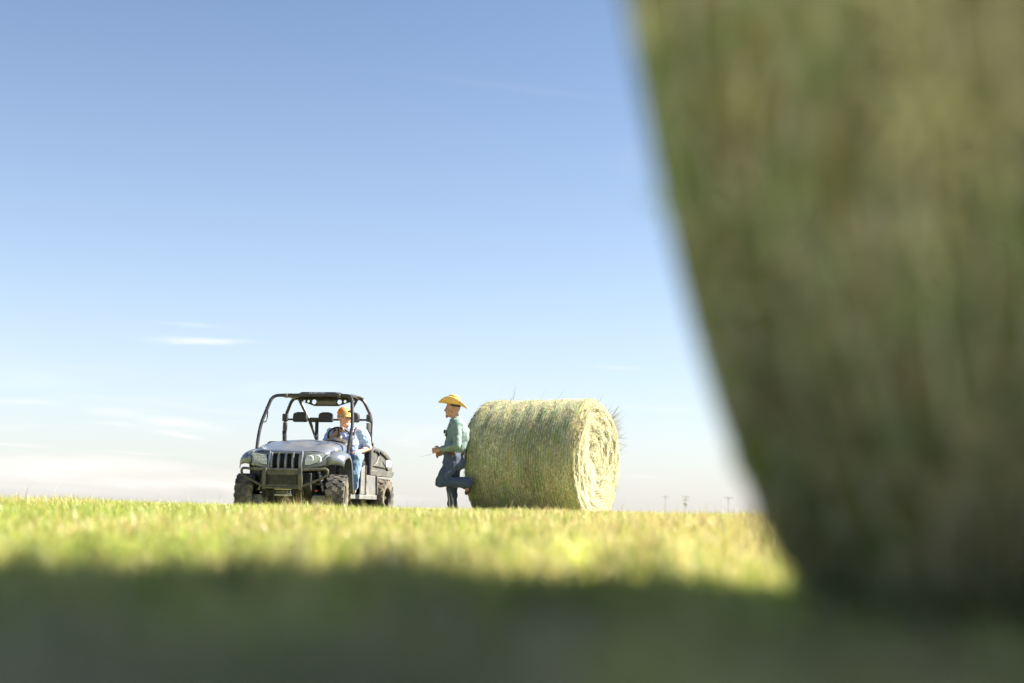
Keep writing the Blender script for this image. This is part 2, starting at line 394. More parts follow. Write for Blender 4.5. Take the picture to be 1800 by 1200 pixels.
def hay_bale(name, label, Rb, Lb, loc, rotz, n_side, n_end, seed, wscale=1.0, stray=0, sag=.04, rc=.10, cap_in=0.0):
    """axis along local x, lying on the ground; part meshes: core, strands, net wrap"""
    global rng
    rng = np.random.default_rng(seed)
    root = thing(name, label, 'hay bale', loc, rotz)
    off = rng.uniform(0, 9, 3)

    def rad(th, x):
        return Rb + .008 * np.sin(3 * th + off[0]) + .006 * np.sin(x * 3 + off[1] + 2 * th) + .005 * np.sin(x * 13 + 5 * th + off[2]) + .006 * np.sin(x * 31 + 2 * np.sin(4 * th + off[0]))

    def squash(P):   # settle flat where it rests
        P = np.array(P, float); z = P[..., 2]; low_ = -Rb + sag
        P[..., 2] = np.where(z < low_, low_ + (z - low_) * .25, z); return P

    # profile from one end centre round to the other: (x, r fraction)
    prof = []
    nr = 16
    for k in range(nr): prof.append((-1, k / nr * (1 - rc / Rb) + .0, 'e'))
    for k in range(7): t = k / 6 * PI / 2; prof.append((-1, (1 - rc / Rb) + rc / Rb * math.sin(t), ('c', t)))
    ns = 30
    for k in range(1, ns): prof.append((-1 + 2 * k / ns, 1, 's'))
    pr2 = [(-q[0], q[1], q[2]) for q in reversed(prof[:nr + 7])]
    prof += pr2
    nt_ = 120; rows = []; uvs = []
    th = np.arange(nt_) / nt_ * 2 * PI
    for (xf, rf, kind) in prof:
        sgn = -1 if xf < 0 else 1
        if kind == 's': x = np.full(nt_, xf * (Lb / 2 - rc)); rr = rad(th, x)
        elif kind == 'e':
            # spiral layers of the rolled end
            rr0 = rf * Rb; spir = .009 * np.sin(rr0 * 46 + th + 1.3 * np.sin(2 * th + rr0 * 6 + off[2])) * (0.3 + rf) + .020 * np.sin(3 * th + rr0 * 7 + off[0]) + .010 * np.sin(7 * th - rr0 * 21 + off[2]) - .05 * math.exp(-(rf / .35) ** 2) + .03 * rf
            x = sgn * (Lb / 2 - .03 - cap_in + spir); rr = np.full(nt_, rr0)
        else:
            t = kind[1]; x = np.full(nt_, sgn * (Lb / 2 - rc + rc * math.cos(t))); rr = rad(th, x) * rf
        rows.append(np.stack([x, rr * np.cos(th), rr * np.sin(th)], 1))
        uvs.append(np.stack([th * Rb, np.full(nt_, (xf * Lb / 2) if kind == 's' else (sgn * (Lb / 2 + .3 + Rb - rf * Rb)))], 1))
    P = squash(np.array(rows)); h, w = P.shape[:2]
    idx = np.arange(h * w).reshape(h, w); nx = np.roll(idx, -1, 1)
    a, b, c, d = idx[:-1].ravel(), nx[:-1].ravel(), nx[1:].ravel(), idx[1:].ravel()
    tr = np.concatenate([np.stack([a, b, c], 1), np.stack([a, c, d], 1)])
    me = big_mesh('roll', P.reshape(-1, 3), tr)
    uv = me.uv_layers.new(name='UVMap'); U = np.array(uvs).reshape(-1, 2)
    li = tr.ravel(); uvl = U[li].copy()
    wrap = (uvl[:, 0].reshape(-1, 3).max(1) - uvl[:, 0].reshape(-1, 3).min(1)) > 3
    u3 = uvl.reshape(-1, 3, 2); u3[wrap, :, 0] = np.where(u3[wrap, :, 0] < 1, u3[wrap, :, 0] + 2 * PI * Rb, u3[wrap, :, 0])
    uv.data.foreach_set('uv', u3.ravel().astype('f'))
    core = link('roll', me, M_core, root, 180)

    # hay strands over the curved side
    th = rng.uniform(0, 2 * PI, n_side); x = rng.uniform(-Lb / 2 + .03, Lb / 2 - .03, n_side)
    tang = np.stack([np.zeros(n_side), -np.sin(th), np.cos(th)], 1); nr_ = np.stack([np.zeros(n_side), np.cos(th), np.sin(th)], 1); ax = np.tile([1., 0, 0], (n_side, 1))
    an = rng.normal(0, .5, n_side)[:, None] * np.where(rng.random(n_side) < .25, 2.2, 1)[:, None]
    t = tang * np.cos(an) + ax * np.sin(an); t *= np.where(rng.random(n_side) < .5, 1, -1)[:, None]
    rr = rad(th, x) + rng.uniform(-.002, .008, n_side) - np.clip(np.abs(x) - (Lb / 2 - rc), 0, 1) ** 2 * 4
    p = np.stack([x, rr * np.cos(th), rr * np.sin(th)], 1)
    patch = lump(x * 2.2 + off[0], th * 2.0 + off[1])
    ci = np.where(rng.random(n_side) < .55, np.where(patch > .25, rng.choice([2, 3, 6], n_side), rng.choice([0, 1, 4, 6], n_side)), rng.integers(0, 7, n_side))
    cols = HAY[ci] * (rng.uniform(.65, 1.2, n_side) * (1 + .22 * lump(x * 3.1 + off[2], th * 1.3 + off[0])))[:, None]
    ln = rng.uniform(.03, .13, n_side)
    ln = np.where(Lb / 2 - np.abs(x) < .10, ln * .5, ln)
    A = ribbons(p, t, nr_, ln, rng.uniform(.0025, .006, n_side) * wscale, rng.uniform(.004, .014, n_side) + ln ** 2 / 8, cols, .012)
    # both rolled ends: strands run round the spiral
    n2 = 2 * n_end
    sg = np.where(np.arange(n2) < n_end, -1., 1.); rf = np.sqrt(rng.random(n2)) * .985; th = rng.uniform(0, 2 * PI, n2); r_ = rf * Rb
    spir = .009 * np.sin(r_ * 46 + th + 1.3 * np.sin(2 * th + r_ * 6 + off[2])) * (.3 + rf) + .020 * np.sin(3 * th + r_ * 7 + off[0]) + .010 * np.sin(7 * th - r_ * 21 + off[2]) - .05 * np.exp(-(rf / .35) ** 2) + .03 * rf
    edge = np.clip(r_ - (Rb - rc), 0, 1); xx = sg * (Lb / 2 - .03 - cap_in + spir * (1 - edge / rc) + .01 - (rc - np.sqrt(np.clip(rc * rc - edge * edge, 0, 1))) + .03 * edge / rc)
    tang = np.stack([np.zeros(n2), -np.sin(th), np.cos(th)], 1); rdir = np.stack([np.zeros(n2), np.cos(th), np.sin(th)], 1); nx_ = np.stack([sg, np.zeros(n2), np.zeros(n2)], 1)
    an = (rng.normal(.22, .38, n2) * np.where(rf > .88, .35, 1))[:, None]; t = tang * np.cos(an) + rdir * np.sin(an) + nx_ * rng.normal(0, .16, n2)[:, None]
    t /= np.linalg.norm(t, axis=1)[:, None]
    p = np.stack([xx, r_ * np.cos(th), r_ * np.sin(th)], 1)
    ci = np.where(rng.random(n2) < .6, rng.choice([0, 4, 1], n2), rng.integers(0, 7, n2)); cols = HAY[ci] * rng.uniform(.7, 1.2, n2)[:, None]
    B = ribbons(p, t, nx_, rng.uniform(.05, .24, n2) * np.where(rf > .88, .6, 1), rng.uniform(.003, .007, n2) * wscale, rng.uniform(.004, .02, n2), cols, .03)
    vs_ = [A, B]
    if stray:   # loose stalks that stick out
        th = rng.normal(.62, .22, stray); sgx = np.full(stray, 1.)
        sgx[: stray // 3] = rng.uniform(-1, 1, stray // 3); th[: stray // 3] = rng.uniform(0, PI, stray // 3)
        p = np.stack([sgx * (Lb / 2 - .05), Rb * .97 * np.cos(th), Rb * .97 * np.sin(th)], 1)
        t = np.stack([rng.uniform(.0, .7, stray), np.cos(th + rng.normal(0, .4, stray)), np.sin(th + rng.normal(0, .4, stray)) * .8], 1); t /= np.linalg.norm(t, axis=1)[:, None]
        ln = rng.uniform(.08, .36, stray); nn = np.cross(t, rng.normal(size=(stray, 3))); nn /= np.linalg.norm(nn, axis=1)[:, None]
        vs_.append(ribbons(p + t * ln[:, None] * .45, t, nn, ln, rng.uniform(.003, .006, stray), rng.uniform(0, .03, stray), HAY[rng.choice([1, 5, 5], stray)] * .55))
    v_, t_, c_, o_ = [], [], [], 0
    for q in vs_: v_.append(q[0]); t_.append(q[1] + o_); c_.append(q[2]); o_ += len(q[0])
    me = big_mesh('hay_strands', squash(np.concatenate(v_)), np.concatenate(t_), np.concatenate(c_))
    s = link('hay_strands', me, M_hay, root, 0); s['kind'] = 'stuff'; s['label'] = 'loose stems and leaves of dried grass'
    # net wrap twines round the side
    nrow = int(Lb / .038); nseg = 150; v_, t_ = [], []
    for k in range(nrow):
        x0 = -Lb / 2 + .03 + (Lb - .06) * k / (nrow - 1)
        th = np.arange(nseg) / nseg * 2 * PI; x = x0 + .006 * np.sin(th * 4 + k) + rng.normal(0, .0025, nseg)
        hw = rng.uniform(.0016, .0034, nseg)
        rr = rad(th, x) + .011 + rng.uniform(-.012, .008, nseg) - max(0, abs(x0) - (Lb / 2 - rc)) ** 2 * 4
        b0 = np.stack([x - hw, rr * np.cos(th), rr * np.sin(th)], 1); b1 = np.stack([x + hw, rr * np.cos(th), rr * np.sin(th)], 1)
        base = len(v_) * 2 * nseg; v_.append(np.concatenate([b0, b1])); i = np.arange(nseg); j = (i + 1) % nseg
        t_.append(np.concatenate([np.stack([i, j, j + nseg], 1), np.stack([i, j + nseg, i + nseg], 1)]) + base)
    me = big_mesh('net_wrap', squash(np.concatenate(v_)), np.concatenate(t_)); nw = link('net_wrap', me, M_net, root, 0)
    nw['kind'] = 'stuff'; nw['label'] = 'pale twine of the net wrap round the curved side'
    return root


BALE_R = .915
far_bale = hay_bale('hay_bale', 'round hay bale with its sunlit rolled end to the right, man leaning on it', BALE_R, 1.72,
                    (.49, 21.05, -.09 + BALE_R), R(90 - 114.5), 30000, 16000, 3, 1.15, stray=260)
al = R(27.9)
near_bale = hay_bale('hay_bale', 'huge blurred round hay bale close up, filling the right side of the picture', BALE_R, 1.30,
                     (.030 + BALE_R * math.sin(al) + .65 * math.cos(al), 1.0 + BALE_R * math.cos(al) - .65 * math.sin(al), -.04 + BALE_R), -al, 30000, 7000, 11, 1.3, sag=.05, rc=.05, cap_in=.075)

# ------------------------------------------------------------------ grass
M_grass = tint_mat('grass_blade', .42, gloss=.05, noise_amt=.12)
GREEN = np.array([[.24, .34, .05], [.33, .41, .06], [.19, .30, .05], [.44, .46, .08], [.51, .50, .12]])
STRAW = np.array([[.62, .50, .21], [.54, .42, .17], [.68, .57, .31], [.46, .35, .15], [.58, .51, .17]])
VS, TS, CS, OFF = [], [], [], 0
rng = np.random.default_rng(21)


def blades(n, y0, y1, hmin, hmax, wmin, wmax, straw, flat=False, extra=1.2, tuft=0, pale=False):
    global OFF
    # y with density growing with the strip's width
    q = rng.random(n); k = .42; e = extra
    F_ = lambda y: k * y * y + e * y
    c_ = F_(y0) + q * (F_(y1) - F_(y0)); y = (-e + np.sqrt(e * e + 4 * k * c_)) / (2 * k)
    x = rng.uniform(-1, 1, n) * (k * y + e / 2)
    if tuft:   # gather the blades into clumps
        m_ = n // tuft; ci_ = rng.integers(0, m_, n); cx_, cy_ = x[:m_].copy(), y[:m_].copy()
        sp_ = rng.uniform(.008, .035, m_)[ci_]; x = cx_[ci_] + rng.normal(size=n) * sp_; y = cy_[ci_] + rng.normal(size=n) * sp_
    lp = lump(x, y) ; lp2 = lump(x * .45 + 3, y * .3)
    h = rng.uniform(hmin, hmax, n) * (1 + .22 * np.clip(lp, -1, 1.4)) * (1 + .18 * lp2)
    w = rng.uniform(wmin, wmax, n); az = rng.uniform(0, 2 * PI, n); lean = np.abs(rng.normal(0, .45, n)) * h
    if flat: lean = h; hh = h * rng.uniform(.05, .35, n)
    else: hh = h
    base = np.stack([x, y, gz(x, y) - .004], 1)
    if flat: base[:, 2] += rng.uniform(.002, .03, n)
    dirv = np.stack([np.cos(az), np.sin(az), np.zeros(n)], 1)
    fa = az + PI / 2 + rng.normal(0, .8, n); sv = np.stack([np.cos(fa), np.sin(fa), np.zeros(n)], 1) * (w / 2)[:, None]
    vs_ = np.empty((n, 5, 3)); up = np.array([0, 0, 1.])
    vs_[:, 0] = base - sv; vs_[:, 1] = base + sv
    mid = base + dirv * (lean * .33)[:, None] + up * (hh * .6)[:, None]
    vs_[:, 2] = mid - sv * .75; vs_[:, 3] = mid + sv * .75
    vs_[:, 4] = base + dirv * lean[:, None] + up * hh[:, None]
    b = (np.arange(n) * 5)[:, None] + OFF
    TS.append(np.concatenate([b + [0, 1, 3], b + [0, 3, 2], b + [2, 3, 4]]))
    ps = straw - .01 + .26 * lp + .26 * lp2 + .16 * np.tanh(x * 1.1)
    st = rng.random(n) < ps
    col = np.where(st[:, None], STRAW[rng.integers(0, 5, n)], GREEN[rng.integers(0, 5, n)]) * rng.uniform(.75, 1.25, n)[:, None]
    col = col * (1 + .42 * np.clip(lump(x * 6.5 + 2, y * 4.0), -1.3, 1.6) * (y < 5))[:, None]   # tufts of fresh and old growth
    if pale: col = np.array([.70, .61, .36]) * (rng.uniform(.7, 1.15, n) * (1 + .3 * np.clip(lump(x * 8, y * 5), -1.3, 1.2)))[:, None]   # dry old hay, coloured paler to lift the shaded foreground
    VS.append(vs_.reshape(-1, 3)); CS.append(np.repeat(col, 5, 0)); OFF += n * 5


blades(42000, .3, 3.2, .016, .048, .0018, .0038, .22)
blades(26000, .3, 3.2, .04, .13, .0015, .003, .85, flat=True)
blades(20000, .3, 1.2, .04, .14, .0025, .005, 1.4, flat=True, pale=True)
blades(14000, .9, 2.6, .03, .07, .002, .0045, .0, tuft=25)
blades(80000, 3.2, 10, .025, .068, .003, .0055, .42)
blades(34000, 3.2, 10, .05, .15, .003, .006, .95, flat=True)
blades(100000, 10, 22, .04, .095, .0045, .008, .34)
blades(26000, 10, 22, .06, .15, .003, .007, .9, flat=True)
blades(22000, 15.5, 20.5, .07, .13, .004, .008, .30)
blades(9000, .5, 1.8, .03, .075, .002, .004, .10, tuft=45)
blades(14000, 1.7, 4.5, .04, .098, .002, .0045, .35, tuft=50)
blades(16000, 4, 10, .06, .12, .003, .005, .40, tuft=30)
blades(26000, 9, 21, .06, .112, .004, .007, .25, tuft=18)
blades(650, 13, 24, .12, .24, .0025, .004, .8)
blades(26000, 22, 45, .06, .13, .006, .012, .35)
me = big_mesh('grass', np.concatenate(VS), np.concatenate(TS), np.concatenate(CS))
gr = link('grass', me, M_grass, smooth=0); gr['kind'] = 'stuff'; gr['label'] = 'short green regrowth and cut straw covering the mown field'; gr['category'] = 'grass'
VS = TS = CS = None

# ------------------------------------------------------------------ power poles far beyond the crest
M_pole = mat('weathered_hazed_pole', (.42, .40, .39), .9, var=.2, scale=4)  # weathered wood grey, lightened so the colour stands in for distance haze
M_ins = mat('insulator', (.35, .36, .38), .3)


def power_pole(label, x, y, top, arms, transformer):
    zb = float(gz(x, y)); t = thing('power_pole', label, 'power pole', (x, y, zb), R(8), 'power poles on the horizon'); H_ = top - zb
    MB().tube([(0, 0, -.3), (0, 0, H_ * .5), (0, 0, H_)], [.19, .16, .12], 10).build('pole', M_pole, t)
    for dz, wd in arms:
        c_ = MB().box((0, -.16, H_ - dz), (wd, .12, .16)).build('crossarm', M_pole, t)
        for q in (-.46, -.2, .2, .46):
            MB().revolve([(.0, .3), (.07, .28), (.10, .18), (.06, .1), (.09, .04), (.04, 0)], (q * wd, -.16, H_ - dz + .08), 'z', 10).build('insulator', M_ins, t)
    if transformer:
        for s in (-.38, .38):
            MB().revolve([(0, 0), (.26, .0), (.28, .1), (.28, .85), (.22, .95), (0, 1.0)], (s, -.1, H_ - 3.3), 'z', 14).build('transformer', M_ins, t)
    return t


DP = 500
power_pole('slim grey power pole nearest the big bale of three on the horizon, small crossarm', 274 / 2500 * DP, DP, .13 + 5.7, [(.25, 2.2)], False)
power_pole('power pole with two crossarms and hanging transformers, middle of three on the horizon', 309 / 2500 * DP, DP, .13 + 5.9, [(.3, 2.6), (1.5, 2.2)], True)
power_pole('tallest power pole of three on the horizon, with wide crossarm, beside the foreground bale', 384 / 2500 * (DP - 20), DP - 20, .13 + 5.9, [(.6, 2.8)], False)

# ------------------------------------------------------------------ utility vehicle
DUST = (.42, .36, .26)
M_paint = mat('grey_body_paint', (.155, .178, .218), .27, metal=.35, var=.06, scale=12, coat=.2, dust=(*DUST, .4), dscale=2.5)
M_black = mat('black_plastic', (.022, .022, .024), .5, var=.3, scale=20, dust=(.16, .14, .11, .5), dscale=9)
M_dark = mat('dark_chassis', (.012, .012, .013), .7, var=.3, dust=(.10, .09, .07, .5), dscale=8)
M_cage = mat('black_tube_paint', (.025, .024, .028), .3, var=.2, scale=15, dust=(.12, .11, .1, .3), dscale=14)
M_guard = mat('olive_dusty_steel', (.075, .072, .055), .45, metal=.3, var=.25, scale=14, dust=(.24, .22, .15, .6), dscale=10)
M_panel = mat('grey_plastic_panel', (.16, .16, .155), .55, var=.12, scale=10, dust=(*DUST, .4), dscale=6)
M_box = mat('cargo_plastic', (.075, .075, .07), .5, var=.15, scale=10, bump=.05, bscale=200, dust=(.30, .27, .2, .45), dscale=7)
M_tyre = mat('dusty_rubber', (.035, .034, .032), .85, var=.3, scale=20, bump=.2, bscale=60, dust=(.33, .28, .20, .85), dscale=4)
M_rim = mat('black_rim', (.03, .03, .03), .4, metal=.4, dust=(.3, .26, .2, .6), dscale=9)
M_chrome = mat('reflector', (.80, .82, .84), .45, metal=.1, var=.06)
M_seat = mat('vinyl_seat', (.03, .03, .032), .6, var=.15, bump=.1, bscale=150)
M_white = mat('white_print', (.8, .8, .78), .5, var=.03)
M_yellow = mat('yellow_sticker', (.6, .62, .12), .5, var=.05)
M_red = mat('red_plastic', (.35, .03, .02), .4)
M_strap = mat('belt_webbing', (.03, .03, .035), .8)
M_alu = mat('bare_alloy', (.5, .5, .5), .4, metal=.8)


def glass_mat(name, tint, mixv, rough=.04):
    m = bpy.data.materials.new(name); m.use_nodes = True; nt = m.node_tree; nt.nodes.clear(); L = nt.links.new
    t = nt.nodes.new('ShaderNodeBsdfTransparent'); t.inputs[0].default_value = (*tint, 1)
    gl = nt.nodes.new('ShaderNodeBsdfGlossy'); gl.inputs['Roughness'].default_value = rough
    n = nt.nodes.new('ShaderNodeTexNoise'); n.inputs['Scale'].default_value = 9
    mr = nt.nodes.new('ShaderNodeMapRange'); mr.inputs['To Min'].default_value = mixv * .7; mr.inputs['To Max'].default_value = mixv * 1.4; L(n.outputs[0], mr.inputs[0])
    mx = nt.nodes.new('ShaderNodeMixShader'); L(mr.outputs[0], mx.inputs[0]); L(t.outputs[0], mx.inputs[1]); L(gl.outputs[0], mx.inputs[2])
    o = nt.nodes.new('ShaderNodeOutputMaterial'); L(mx.outputs[0], o.inputs[0]); return m


M_lens = glass_mat('headlight_lens', (.96, .97, .98), .08)

UAZ = R(191.3); UPOS = (-2.811, 20.8, -.075); UROT = PI / 2 - UAZ
utv = thing('utility_vehicle', 'grey side-by-side utility vehicle with black roll cage, driven by man in cap', 'utility vehicle', UPOS, UROT)


def lerp(a, b, t): return a + (b - a) * t


# hood
rows = []
for i in range(15):
    s = i / 14; row = []
    for j in range(29):
        t = -1.22 + 2.44 * j / 28; at = min(abs(t), 1); sg = 1 if t >= 0 else -1
        hw = lerp(.60, .53, s ** 1.5); fx = lerp(.40, 1.275 - .13 * at ** 2, s)
        z = lerp(1.125, .93, s ** 1.6) + .012 * math.exp(-(at / .3) ** 2) * (1 - s) - .02 * math.exp(-((at - .42) / .13) ** 2) * math.sin(PI * min(s * 1.1, 1)) + .018 * math.exp(-((at - .75) / .2) ** 2) * s - lerp(.075, .02, s) * at ** 4
        ly = sg * hw * at; z -= max(0, abs(t) - 1) * .6; ly += sg * max(0, abs(t) - 1) * .10
        row.append((fx, ly, z))
    rows.append(row)
hood = MB().grid(rows).build('hood', M_paint, utv, 40, solid=.012)
MB().box((.80, -.40, 1.045), (.16, .13, .012), Matrix.Rotation(R(12), 3, 'Y')).build('hood_vent', M_black, hood, bevel=.004)
MB().box((.80, .36, 1.05), (.16, .13, .012), Matrix.Rotation(R(12), 3, 'Y')).build('hood_vent', M_black, hood, bevel=.004)


# front fascia, with an opening for the grille
def fas(ly, z):
    q = abs(ly) / .58
    return 1.285 - .14 * q ** 2 - .03 * ((z - .8) / .14) ** 2 * .6 + (.012 if abs(ly) < .235 else 0)


lys = [-.58, -.50, -.42, -.34, -.27, -.236, -.234, -.215, -.10, 0, .10, .215, .234, .236, .27, .34, .42, .50, .58]
fm = MB(); top_z = .925
def zb_(ly): return .655 + .10 * max(0, (abs(ly) - .24) / .34) ** 1.3
tt = [0, .08, .35, .6, .88, 1.0]
G = [[(fas(l, lerp(top_z, zb_(l), t)) - (.03 if t == 1 else 0), l, lerp(top_z, zb_(l), t)) for l in lys] for t in tt]
w = len(lys); fm.add([p for r_ in G for p in r_], [(i * w + j, i * w + j + 1, (i + 1) * w + j + 1, (i + 1) * w + j) for i in range(5) for j in range(w - 1)
                                             if not (1 <= i <= 3 and abs(lys[j]) < .22 and abs(lys[j + 1]) < .22)])
fm.build('front_fascia', M_paint, utv, 35, solid=.03)
grille = MB().box((1.215, 0, .79), (.02, .45, .26)).build('grille', M_dark, utv)
for k in range(5):
    y = -.205 + .1025 * k; wd = .034
    MB().prism([(1.235, .675), (1.30, .68), (1.312, .79), (1.288, .915), (1.235, .915)], 1, y - wd / 2, y + wd / 2).build('slat', M_paint, grille, bevel=.008)
for s in (-1, 1):   # the two long ribs beside the grille
    MB().prism([(1.25, .645), (1.318, .65), (1.33, .79), (1.298, .935), (1.25, .93)], 1, s * .232 - .012, s * .232 + .012).build('rib', M_paint, grille, bevel=.005)

# headlights
for s in (-1, 1):
    poly = [(.285, .885), (.40, .90), (.53, .915), (.545, .895), (.50, .835), (.43, .785), (.34, .75), (.275, .745), (.272, .81)]
    cx, cz = .385, .83
    def hp(k, off, sc_=1.0): return [(fas(cx + (a - cx) * sc_, cz + (b - cz) * sc_) + off, s * (cx + (a - cx) * sc_), cz + (b - cz) * sc_) for a, b in poly]
    n = len(poly)
    m_ = MB(); m_.add(hp(0, .020) + hp(0, .005, .88) + [(fas(cx, cz) + .004, s * cx, cz)], [(k, (k + 1) % n, n + (k + 1) % n, n + k) for k in range(n)] + [(n + k, n + (k + 1) % n, 2 * n) for k in range(n)])
    hl = m_.build('headlight', M_chrome, utv, 30)
    m_ = MB(); m_.add(hp(0, .002, 1.08) + hp(0, .026, 1.0), [(k, (k + 1) % n, n + (k + 1) % n, n + k) for k in range(n)]); m_.build('bezel', M_black, hl)
    m_ = MB(); m_.add(hp(0, .024) + hp(0, .040, .6) + [(fas(cx, cz) + .043, s * cx, cz)], [(k, (k + 1) % n, n + (k + 1) % n, n + k) for k in range(n)] + [(n + k, n + (k + 1) % n, 2 * n) for k in range(n)])
    m_.build('lens', M_lens, hl, 60)
    for q in (.335, .435):
        MB().revolve([(.0, -.012), (.03, -.010), (.044, .006), (.050, .016), (.054, .006), (.054, -.01)], (fas(q, .83) + .014, s * q, .83), 'x', 16).build('reflector', M_chrome, hl)
        MB().ell((fas(q, .83) + .014, s * q, .83), (.016, .014, .014), n=10, m=8).build('bulb', M_white, hl)

# front fenders with the strip running down to the floor
for s in (-1, 1):
    outer = [(1.06, .745), (1.05, .82), (.98, .88), (.88, .905), (.77, .90), (.69, .84), (.63, .70), (.585, .52), (.555, .36)]
    inner = [(1.165, .745), (1.16, .86), (1.05, .935), (.88, .97), (.74, .965), (.64, .90), (.585, .72), (.56, .53), (.545, .36)]
    rows = []
    for (a, b), (c, d) in zip(outer, inner):
        row = []
        for k in range(7):
            t = k / 6; bul = .018 * math.sin(PI * t)
            row.append((lerp(c, a, t ** 1.4) + bul * .4, s * lerp(.55, .755, t), lerp(d, b, t ** 1.7) + bul))
        cx, cz = 1.0, .45; L_ = math.hypot(a - cx, b - cz)   # rolled lip towards the wheel
        row.append((a - (a - cx) / L_ * .045, s * .762, b - (b - cz) / L_ * .045))
        rows.append(row)
    fe = MB().grid(rows).build('front_fender', M_paint, utv, 50, solid=.012)
    MB().box((.80, s * .45, .66), (.42, .10, .55)).build('wheel_well', M_dark, utv, bevel=.03)
    if s > 0: MB().box((.97, .628, .947), (.09, .06, .004), Matrix.Rotation(R(20), 3, 'Y') @ Matrix.Rotation(R(-22), 3, 'X')).build('sticker', M_yellow, fe)

# chassis and front running gear
MB().prism([(1.20, .33), (1.26, .45), (1.24, .64), (.6, .70), (.55, .18), (1.05, .18)], 1, -.36, .36).build('front_frame', M_dark, utv, bevel=.01)
MB().box((-.20, 0, .27), (1.65, 1.18, .17)).build('floor_pan', M_dark, utv, bevel=.01)
MB().box((-1.15, 0, .38), (.85, .80, .48)).build('engine_bay', M_dark, utv, bevel=.02)
sk = MB().prism([(1.30, .395), (1.315, .40), (1.16, .19), (.8, .165), (.8, .18), (1.15, .205)], 1, -.27, .27).build('skid_plate', M_black, utv)
for q in (-.18, -.09, 0, .09, .18):
    MB().revolve([(0, 0), (.018, 0), (.018, .004), (0, .004)], (1.245, q, .322), 'x', 10).build('plate_hole', M_dark, sk)
for s in (-1, 1):
    for fx in (.88, 1.12):
        MB().tube([(fx, s * .26, .36), (1.0, s * .56, .31)], .018, 8).build('suspension_arm', M_guard, utv)
        MB().tube([(fx, s * .28, .52), (1.0, s * .56, .46)], .015, 8).build('suspension_arm', M_guard, utv)
    sh = MB().tube([(1.04, s * .36, .78), (1.04, s * .47, .40)], .022, 10).build('shock_absorber', M_alu, utv)
    co = []
    for k in range(70):
        t = k / 69; a_ = t * 2 * PI * 7; co.append((1.04 + .038 * math.cos(a_), s * (lerp(.37, .45, t) + .038 * math.sin(a_)), lerp(.75, .48, t)))
    MB().tube(co, .007, 6).build('coil_spring', M_guard, sh)
MB().box((1.22, .43, .40), (.02, .04, .03)).build('front_reflector', M_red, utv, bevel=.005)
for s in (-1, 1): MB().box((1.14, s * .46, .27), (.05, .24, .14)).build('lower_panel', M_panel, utv, bevel=.01)

# bumper guard
gd = MB()
for s in (-1, 1):
    gd.bent([(1.385, s * .25, .672), (1.36, s * .47, .685), (1.325, s * .615, .70), (1.315, s * .625, .615), (1.345, s * .50, .55), (1.385, s * .25, .435)], .018, .06)
    gd.bent([(1.35, s * .22, .50), (1.2, s * .22, .48)], .02, .05)
gd.tube([(1.385, -.25, .672), (1.385, .25, .672)], .018); gd.tube([(1.385, -.25, .435), (1.385, .25, .435)], .02)
guard = gd.build('bumper_guard', M_guard, utv)
for s in (-1, 1):
    MB().prism([(1.36, .68), (1.405, .705), (1.43, .56), (1.405, .41), (1.36, .40)], 1, s * .255 - .026, s * .255 + .026).build('upright', M_guard, guard, bevel=.006)
MB().box((1.372, 0, .55), (.012, .46, .21)).build('backing_plate', M_dark, guard)
ms = MB()
for k in range(-9, 22):
    for sg in (1, -1):
        y0 = -.21 + .42 * (k / 13); p0 = [y0, .475]; p1 = [y0 + sg * .13, .605]
        if p0[0] < -.2 and p1[0] < -.2 or p0[0] > .2 and p1[0] > .2: continue
        def clip(a_, b_, lim):
            t = (lim - a_[0]) / (b_[0] - a_[0]); return [lim, a_[1] + t * (b_[1] - a_[1])]
        for lim, sgn in ((-.2, -1), (.2, 1)):
            if p0[0] * sgn > .2: p0 = clip(p0, p1, lim)
            if p1[0] * sgn > .2: p1 = clip(p0, p1, lim)
        ms.tube([(1.387, p0[0], p0[1]), (1.387, p1[0], p1[1])], .0035, 4)
ms.build('mesh_screen', M_guard, guard)
for z, h in ((.632, .05), (.462, .03)): MB().box((1.388, 0, z), (.014, .45, h)).build('screen_frame', M_guard, guard, bevel=.004)

# winch
wi = MB().box((1.27, .0, .375), (.10, .30, .09)).build('winch', M_dark, utv, bevel=.012)
MB().tube([(1.325, -.10, .375), (1.325, .10, .375)], .028, 14).build('drum', M_guard, wi)
MB().tube([(1.345, .07, .395), (1.362, .065, .365), (1.36, .09, .345), (1.355, .11, .36), (1.355, .112, .385)], .008, 8).build('hook', M_alu, wi)
for z in (.335, .415): MB().tube([(1.345, -.12, z), (1.345, .12, z)], .014, 10).build('fairlead_roller', M_alu, wi)


